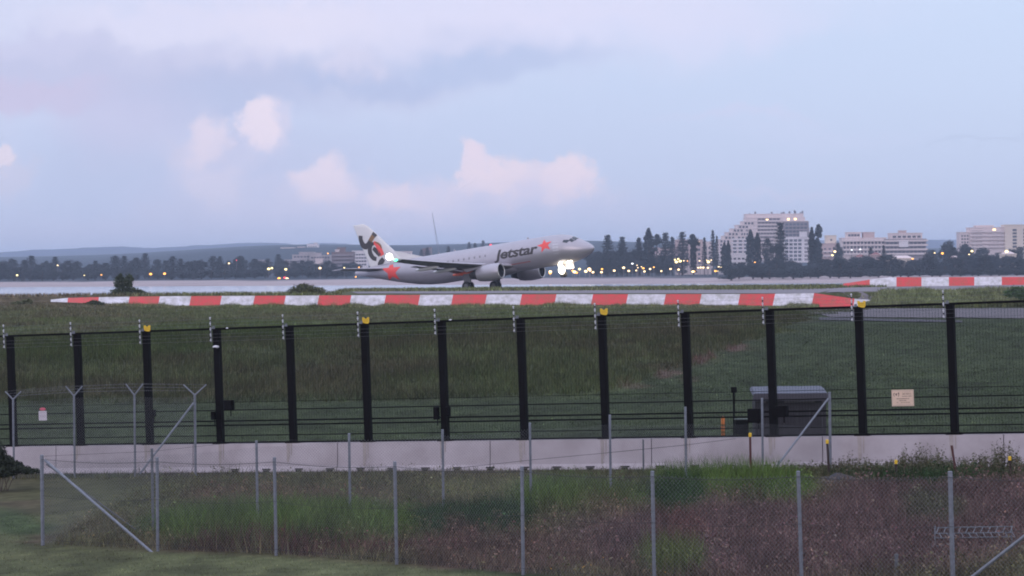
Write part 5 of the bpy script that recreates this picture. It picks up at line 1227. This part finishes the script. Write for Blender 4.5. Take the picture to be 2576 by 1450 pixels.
# stepped hotel
zx = lambda v: (2850 + v / 5) * .62891
zy = lambda v: (820 + v / 5) * .62891
lefts = [660, 590, 480, 375, 275, 205, 105, 100, 100, 100, 100, 100]; rightx = [1850, 1905, 1925, 1940, 1950, 1950, 1950, 1950, 1950, 1950, 1950, 1950]
rects = [(zx(660), zx(1820), zy(190), 3, 18, pale)]; slabs = []; wins = []
for i, (a, b) in enumerate(zip(lefts, rightx)):
    yt = zy(262 + i * 72); rects.append((zx(a), zx(b), yt, -i * .35, 22, pale, zy(262 + (i + 1) * 72)))
    if i < 8: slabs.append((zx(900), zx(1360 - i * 22), zy(322 + i * 72), -i * .35 - .3, pale)); wins.append((zx(900), zx(1350 - i * 22), zy(268 + i * 72), zy(316 + i * 72), 6, 1, .9, .85, recess_shade, -i * .35))
    if 2 < i < 12 or i in (1, 2): wins.append((zx(a + 40), zx(a + 240), zy(276 + i * 72), zy(322 + i * 72), 3, 1, .62, .9, win_d, -i * .35))
    if i > 2: wins.append((zx(max(a + 290, 380)), zx(720), zy(276 + i * 72), zy(322 + i * 72), 3, 1, .6, .9, win_d, -i * .35)); 
    if i > 4: slabs.append((zx(370), zx(730), zy(328 + i * 72), -i * .35 - .2, pale2))
rects += [(zx(1420), zx(1925), zy(345), -7, 12, greyb), (zx(1405), zx(1955), zy(655), -11, 14, pale2)]
for k in range(4): wins.append((zx(1450), zx(1900), zy(368 + 72 * k), zy(415 + 72 * k), 6, 1, .72, .8, win_d, -7)); slabs.append((zx(1420), zx(1925), zy(425 + 72 * k), -7, greyb))
for k in range(6): wins.append((zx(1440), zx(1790), zy(690 + 76 * k), zy(738 + 76 * k), 4, 1, .75, .95, win_d, -11))
for k in range(6): wins.append((zx(1830), zx(1950), zy(690 + 76 * k), zy(738 + 76 * k), 1, 1, .85, .95, greyb, -11))
rects.append((zx(1745), zx(1890), zy(545), -12, 4, pale2, zy(655)))
hotel = building('stepped_hotel', 'large pale hotel whose floors step down like a staircase on its left side', 2300, rects, wins, 690, slabs=slabs, lits=((zx(1092), zy(303), -.0), (zx(1518), zy(288), 0), (zx(1655), zy(285), 0)))
m = WB(); R_ = random.Random(3)
for x, h in ((700, 10), (740, 30), (855, 60), (1120, 20), (1185, 55), (1290, 22), (1385, 40), (1425, 60), (1540, 70), (1640, 95), (1655, 80), (1760, 40), (1800, 80)):
    b = at(zx(x), zy(192), 2306); t = at(zx(x), zy(192 - h), 2306); m.tube(b, t, .35 if h > 50 else .6, .2, 5)
    if h > 35: m.box(b.lerp(t, .55), (1.4, .6, 1.6))
m.build('roof_mast', mat('roof plant', (.16, .15, .18), .7), hotel)
building('apartment_block', 'pinkish apartment block half hidden behind the pines left of the hotel', 1900, [(1634, 1700, 625, 0, 16, pink), (1700, 1768, 605, 3, 16, pink), (1768, 1792, 610, 6, 14, pale)],
         [(1640, 1698, 630, 680, 6, 5, .6, .5, win_d, 0), (1704, 1764, 612, 680, 6, 6, .6, .5, win_d, 3), (1770, 1790, 618, 680, 2, 5, .5, .5, win_d, 6)], 690, slabs=[(1634, 1700, 640 + 10 * k, 0, pale) for k in range(4)], lits=((1756, 611, 3),))
building('entrance_building', 'low bright building with lit shop fronts at the foot of the hotel', 1440, [(1700, 1790, 668, 0, 10, pale), (1810, 1880, 640, 4, 12, pale2)], [(1812, 1875, 646, 668, 6, 2, .6, .4, win_d, 4)], 690)
building('cream_block', 'short cream block with a flat box on its roof right of the hotel', 2000, [(2066, 2120, 614, 0, 16, pink), (2078, 2104, 594, 3, 10, cream)], [(2070, 2116, 622, 660, 4, 4, .5, .4, win_d, 0), (2086, 2096, 600, 608, 1, 1, .5, .5, win_d, 3)], 690, slabs=[(2064, 2122, 633 + 11 * k, 0, pale) for k in range(3)])
building('terraced_apartments', 'long low terraced apartment building with rooftop rooms in the middle of the right shore', 1900,
         [(2118, 2230, 600, 2, 16, pale), (2130, 2165, 586, 6, 10, pale), (2172, 2200, 586, 8, 10, pink), (2225, 2330, 603, 0, 16, greyb), (2240, 2320, 588, 3, 14, pale), (2262, 2280, 582, 6, 6, pink), (2262, 2285, 607, -2, 5, pale2, 622)],
         [(2120, 2226, 606, 640, 12, 3, .65, .5, win_d, 2), (2133, 2163, 589, 596, 4, 1, .8, .8, win_d, 6), (2228, 2328, 608, 640, 10, 3, .7, .6, win_d, 0), (2244, 2318, 592, 600, 6, 1, .7, .6, win_d, 3)], 690,
         slabs=[(2118, 2230, 606 + 11 * k, 2, pale) for k in range(4)] + [(2225, 2334, 606 + 11 * k, 0, pale) for k in range(4)])
for a, b, y, lb in ((2150, 2182, 640, 'red tiled house under the terraced apartments'), (2192, 2218, 634, 'brick gabled house right of the red tiled one'), (2234, 2300, 643, 'cream house with a pale roof below the terraced apartments'), (2520, 2558, 632, 'pale gabled house below the right apartment block'), (2395, 2412, 644, 'small pinkish house among the trees right of the large round tree')):
    building('house', lb, 1420, [(a + 1, b - 1, y + 9, 0, 8, cream if 'cream' in lb or 'pale' in lb else pink)], [(a + 4, b - 4, y + 12, y + 20, 3, 1, .4, .6, win_d, 0)], 690, cat='house', roofs=((a - 1, b + 1, y, y + 9, 0, redroof if 'red' in lb or 'brick' in lb else pale),))
building('apartment_tower', 'apartment block with stacked balconies and a cream end tower at the right edge', 1900,
         [(2414, 2440, 586, 2, 14, pale), (2440, 2530, 574, 0, 16, pale), (2455, 2500, 569, 5, 10, pale), (2528, 2600, 567, -2, 16, cream), (2600, 2660, 572, 0, 16, pale)],
         [(2417, 2438, 590, 622, 3, 4, .6, .5, win_d, 2), (2443, 2472, 578, 625, 3, 5, .8, .5, win_d, 0), (2484, 2526, 578, 625, 4, 5, .8, .5, win_d, 0), (2545, 2560, 575, 625, 1, 6, .7, .6, win_d, -2), (2572, 2598, 575, 625, 2, 6, .7, .6, win_d, -2)], 690,
         slabs=[(2440, 2530, 583 + 9.6 * k, 0, pale) for k in range(5)], lits=((2501, 579, 0),))
# town on the hill left of the fin
building('brown_tower', 'brown stepped apartment block just left of the aircraft fin', 1800, [(834, 890, 636, 0, 14, brownb), (848, 868, 625, 4, 8, brownb), (843, 853, 630, 1, 6, pale, 640)], [(838, 886, 640, 690, 7, 7, .6, .5, win_d, 0)], 700, slabs=[(834, 890, 642 + 9 * k, 0, greyb) for k in range(4)])
building('white_block', 'white banded block between the brown block and the fin', 1860, [(886, 925, 633, 0, 14, pale2)], [(888, 922, 637, 670, 5, 4, .8, .45, win_d, 0)], 700)
building('white_block', 'low pale terraces on the slope left of the brown block', 1900, [(716, 752, 655, 0, 14, hazy), (735, 772, 643, 8, 14, hazy), (752, 790, 636, 12, 14, hazy)], [(722, 766, 655, 668, 7, 2, .7, .4, win_d, 0), (738, 788, 643, 650, 6, 1, .7, .5, win_d, 8)], 700)
building('white_block', 'white block with balconies right above the yellow lights, beside the brown one', 1880, [(780, 806, 638, 2, 14, hazy), (806, 832, 644, 3, 14, hazy), (793, 812, 652, -3, 8, pale)], [(782, 830, 644, 672, 7, 3, .7, .45, win_d, 2)], 700)
building('pale_tower', 'pale round topped tower on the crest of the hill', 3000, [(772, 800, 615, 0, 20, pale2), (790, 796, 612, 3, 10, pale)], [(774, 798, 618, 630, 4, 2, .6, .4, win_d, 0)], 660)
building('pale_block', 'broad pale block high on the wooded slope', 2900, [(693, 708, 632, 0, 16, pale), (706, 740, 624, 3, 18, pale)], [(708, 738, 627, 638, 6, 2, .6, .4, win_d, 3)], 665)
building('pale_block', 'small pale block on the slope between two wooded humps', 2950, [(748, 766, 622, 0, 14, pale)], [(750, 764, 625, 636, 3, 2, .6, .4, win_d, 0)], 665)
building('brick_block', 'small brick block showing above the rear of the aircraft', 1950, [(1063, 1074, 627, 0, 10, brownb), (1074, 1086, 624, 2, 10, greyb)], [(1065, 1084, 630, 640, 4, 2, .5, .5, win_d, 0)], 700)
building('pale_houses', 'row of pale low houses behind the rear of the aircraft', 2400, [(1000, 1036, 634, 0, 10, pale), (980, 1000, 645, 0, 10, pale2)], [(1002, 1034, 636, 640, 6, 1, .5, .5, win_d, 0)], 690)
building('grey_block', 'grey apartment block among the trees right of the peaked pine', 1850, [(650, 676, 656, 0, 12, hazy)], [(652, 674, 659, 675, 4, 2, .6, .5, win_d, 0)], 700)
# thin crane
cb_ = at(1104, 634, 2500); ct_ = at(1087, 534, 2500)
o = thing('crane', 'thin leaning crane jib rising above the back of the aircraft', 'crane', (cb_.x, 2500, 8)); m = WB(); m.tube((cb_.x, 2500, 8), cb_, 1.2, .8, 5); m.build('mast', greyb, o)
m = WB(); nrm_ = Vector((.7, 0, .1))
m.tube(cb_ - nrm_, ct_, .22, .14, 4); m.tube(cb_ + nrm_, ct_, .22, .14, 4)
for k in range(16):
    a = (cb_ - nrm_).lerp(ct_, k / 16); b = (cb_ + nrm_).lerp(ct_, (k + .5) / 16); m.tube(a, b, .09, .09, 3)
m.build('jib', mat('crane steel', (.16, .15, .2), .7), o)

# ------------------------------------------------------------------ street lamps and lit signs
LPX = [  # x, y, D, r, material, label (source-frame readings / 1.59)
 (43, 693, 1490, .55, 'y', 'yellow street lamp shining low in the trees at the far left'), (118, 715, 1420, .5, 'o', 'orange lamp standing on the sand at the far left'), (145, 668, 1540, .45, 'w', 'pale lamp high in the left tree line'), (212, 693, 1495, .35, 'y', 'dim lamp left of the small lamp in the left trees'),
 (255, 692, 1495, .4, 'o', 'small orange lamp left of the two upright shrub crowns'), (379, 690, 1490, .75, 'o', 'left one of two bright orange lamps in the left tree line'), (414, 689, 1490, .7, 'o', 'right one of two bright orange lamps in the left tree line'),
 (576, 663, 1500, .5, 'w', 'pale lamp above the tree line right of the orange pair'), (595, 655, 1510, .3, 'r', 'tiny red light above the tree line right of the orange pair'),
 (676, 677, 1470, .75, 'y', 'bright yellow double lamp left of the red lights'), (684, 675, 1472, .6, 'y', 'second yellow lamp touching the bright one left of the red lights'), (719, 678, 1470, .7, 'y', 'yellow lamp above the red lights'), (805, 675, 1480, .7, 'w', 'pale warm lamp right of the red lights'),
 (716, 699, 1460, .6, 'r', 'left red light among the dark trees'), (773, 704, 1455, .75, 'r', 'large red light among the dark trees, rightmost of the red pair'), (702, 701, 1455, .8, 'o', 'orange lamp below the left red light'), (722, 702, 1455, .85, 'w', 'warm white lamp below the left red light'),
 (825, 638, 1780, .5, 'o', 'faint orange lamp up by the brown block'), (866, 674, 1500, .4, 'y', 'small yellow lamp at the foot of the brown block'), (903, 673, 1500, .4, 'o', 'small orange lamp close to the fin'), (895, 697, 1480, .4, 'o', 'orange lamp just behind the tail cone'),
]
ZL = [(20, 715, 14, 'w'), (58, 745, 9, 'w'), (150, 712, 8, 'o'), (145, 745, 9, 'w'), (275, 730, 15, 'w'), (372, 700, 17, 'w'), (425, 733, 15, 'w'), (462, 658, 13, 'c'), (510, 675, 6, 'w'), (520, 700, 6, 'w'), (555, 690, 7, 'w'), (575, 705, 14, 'o'), (502, 728, 10, 'w'), (587, 738, 13, 'w'), (645, 713, 14, 'w'), (683, 695, 10, 'o'), (760, 735, 12, 'w'),
      (855, 712, 13, 'w'), (900, 617, 11, 'y'), (915, 640, 20, 'y'), (935, 610, 12, 'y'), (955, 632, 18, 'y'), (992, 628, 8, 'w'), (938, 720, 14, 'w'), (1030, 630, 7, 'o'), (1085, 740, 17, 'w'), (1102, 738, 9, 'o'), (1155, 628, 8, 'w'), (1140, 700, 10, 'w'), (1165, 698, 12, 'w'), (1193, 698, 13, 'w'), (1245, 640, 20, 'y'), (1275, 622, 8, 'w'), (1230, 622, 7, 'w'), (1240, 700, 13, 'w'),
      (1318, 733, 16, 'o'), (1345, 733, 9, 'w'), (1352, 692, 12, 'w'), (1375, 692, 12, 'w'), (1398, 692, 10, 'w'), (1455, 690, 12, 'w'), (1480, 690, 7, 'y'), (1548, 690, 10, 'o'), (1725, 645, 10, 'o'), (1838, 727, 7, 'y')]
for i, (a, b, s_, c_) in enumerate(ZL):
    LPX.append(((2350 + a / 2.576) * .62891, (800 + b / 2.576) * .62891, 1330 + (i % 3) * 6, max(.28, s_ * .062 * .62), c_, None))
LPX += [((3200 + a / 2.875) * .62891, (860 + b / 2.875) * .62891, 1330, r_, c_, lb) for a, b, r_, c_, lb in ((400, 423, .6, 'w', 'pale lamp at the foot of the cream block'), (373, 465, .5, 'y', 'yellow lamp low at the foot of the cream block'), (1293, 507, .45, 'o', 'small orange lamp under the cream house'), (1548, 438, .35, 'w', 'dim lamp left of the bright orange lamp below the round tree'),
        (1638, 443, .6, 'o', 'bright orange lamp below the round tree on the right'), (1977, 418, .6, 'y', 'yellow lamp right of the large round tree'), (1945, 456, .35, 'w', 'dim lamp under the yellow one right of the large tree'), (2375, 422, .8, 'y', 'bright yellow lamp beside the pale gabled house at the right'), (595, 405, .4, 'c', 'cool white lamp above the red tiled house'), (692, 398, .4, 'c', 'cool white lamp right of the first above the red tiled house'))]
LPX += [((1880 + a / 4.53) * .62891, (880 + b / 4.53) * .62891, 1335, r_, c_, None) for a, b, r_, c_ in ((1456, 940, .75, 'w'), (1452, 968, .6, 'o'), (1858, 922, .5, 'o'), (1893, 945, .8, 'w'), (1930, 957, .6, 'o'), (1985, 893, .65, 'y'), (2098, 934, .75, 'w'), (2160, 893, .85, 'w'), (2175, 918, .6, 'w'), (2228, 950, .6, 'w'), (2393, 893, .5, 'o'), (2383, 950, .6, 'w'))]
MT = {'o': e_orange, 'w': e_warm, 'y': e_yel, 'r': e_red, 'c': e_white}
NMC = {'o': 'orange', 'w': 'warm white', 'y': 'yellow', 'c': 'cool white', 'r': 'red'}
for x, y, D, r_, c_, lb in LPX:
    p_ = at(x, y, D); z0 = float(HF(np.array(p_.x), np.array(D))); z0 = min(z0, p_.z - 1.5)
    grp = None
    if lb is None:
        lb = '%s lamp in the cluster of lights along the shore between aircraft nose and hotel' % NMC[c_]; grp = '%s lamps of the bright shore cluster' % NMC[c_]
    o = thing('street_lamp', lb, 'street lamp', (p_.x, D, z0), 0, grp)
    m = MB(); m.tube((0, 0, 0), (0, 0, p_.z - z0), .10, .07, 5); m.build('pole', greyb, o)
    m = MB(); m.ball((0, -.1, p_.z - z0), r_, 10, 6, (1, .7, .72)); m.build('lamp_head', MT[c_], o, True)  # head enlarged beyond a real lamp to stand for its glow
m = MB()

# ------------------------------------------------------------------ air between here and the hills
hm = bpy.data.materials.new('dawn haze'); hm.use_nodes = True; t = hm.node_tree; t.nodes.clear()
oo = t.nodes.new('ShaderNodeOutputMaterial'); pv = t.nodes.new('ShaderNodeVolumePrincipled'); t.links.new(pv.outputs[0], oo.inputs['Volume'])
pv.inputs['Color'].default_value = (.67, .80, 1.0, 1); pv.inputs['Density'].default_value = 1.35e-4; pv.inputs['Anisotropy'].default_value = 0.0
m = MB(); m.box((0, 5500, 38.5), (9000, 11400, 91)); hz_ = m.build('haze', hm); tag(hz_, kind='stuff')
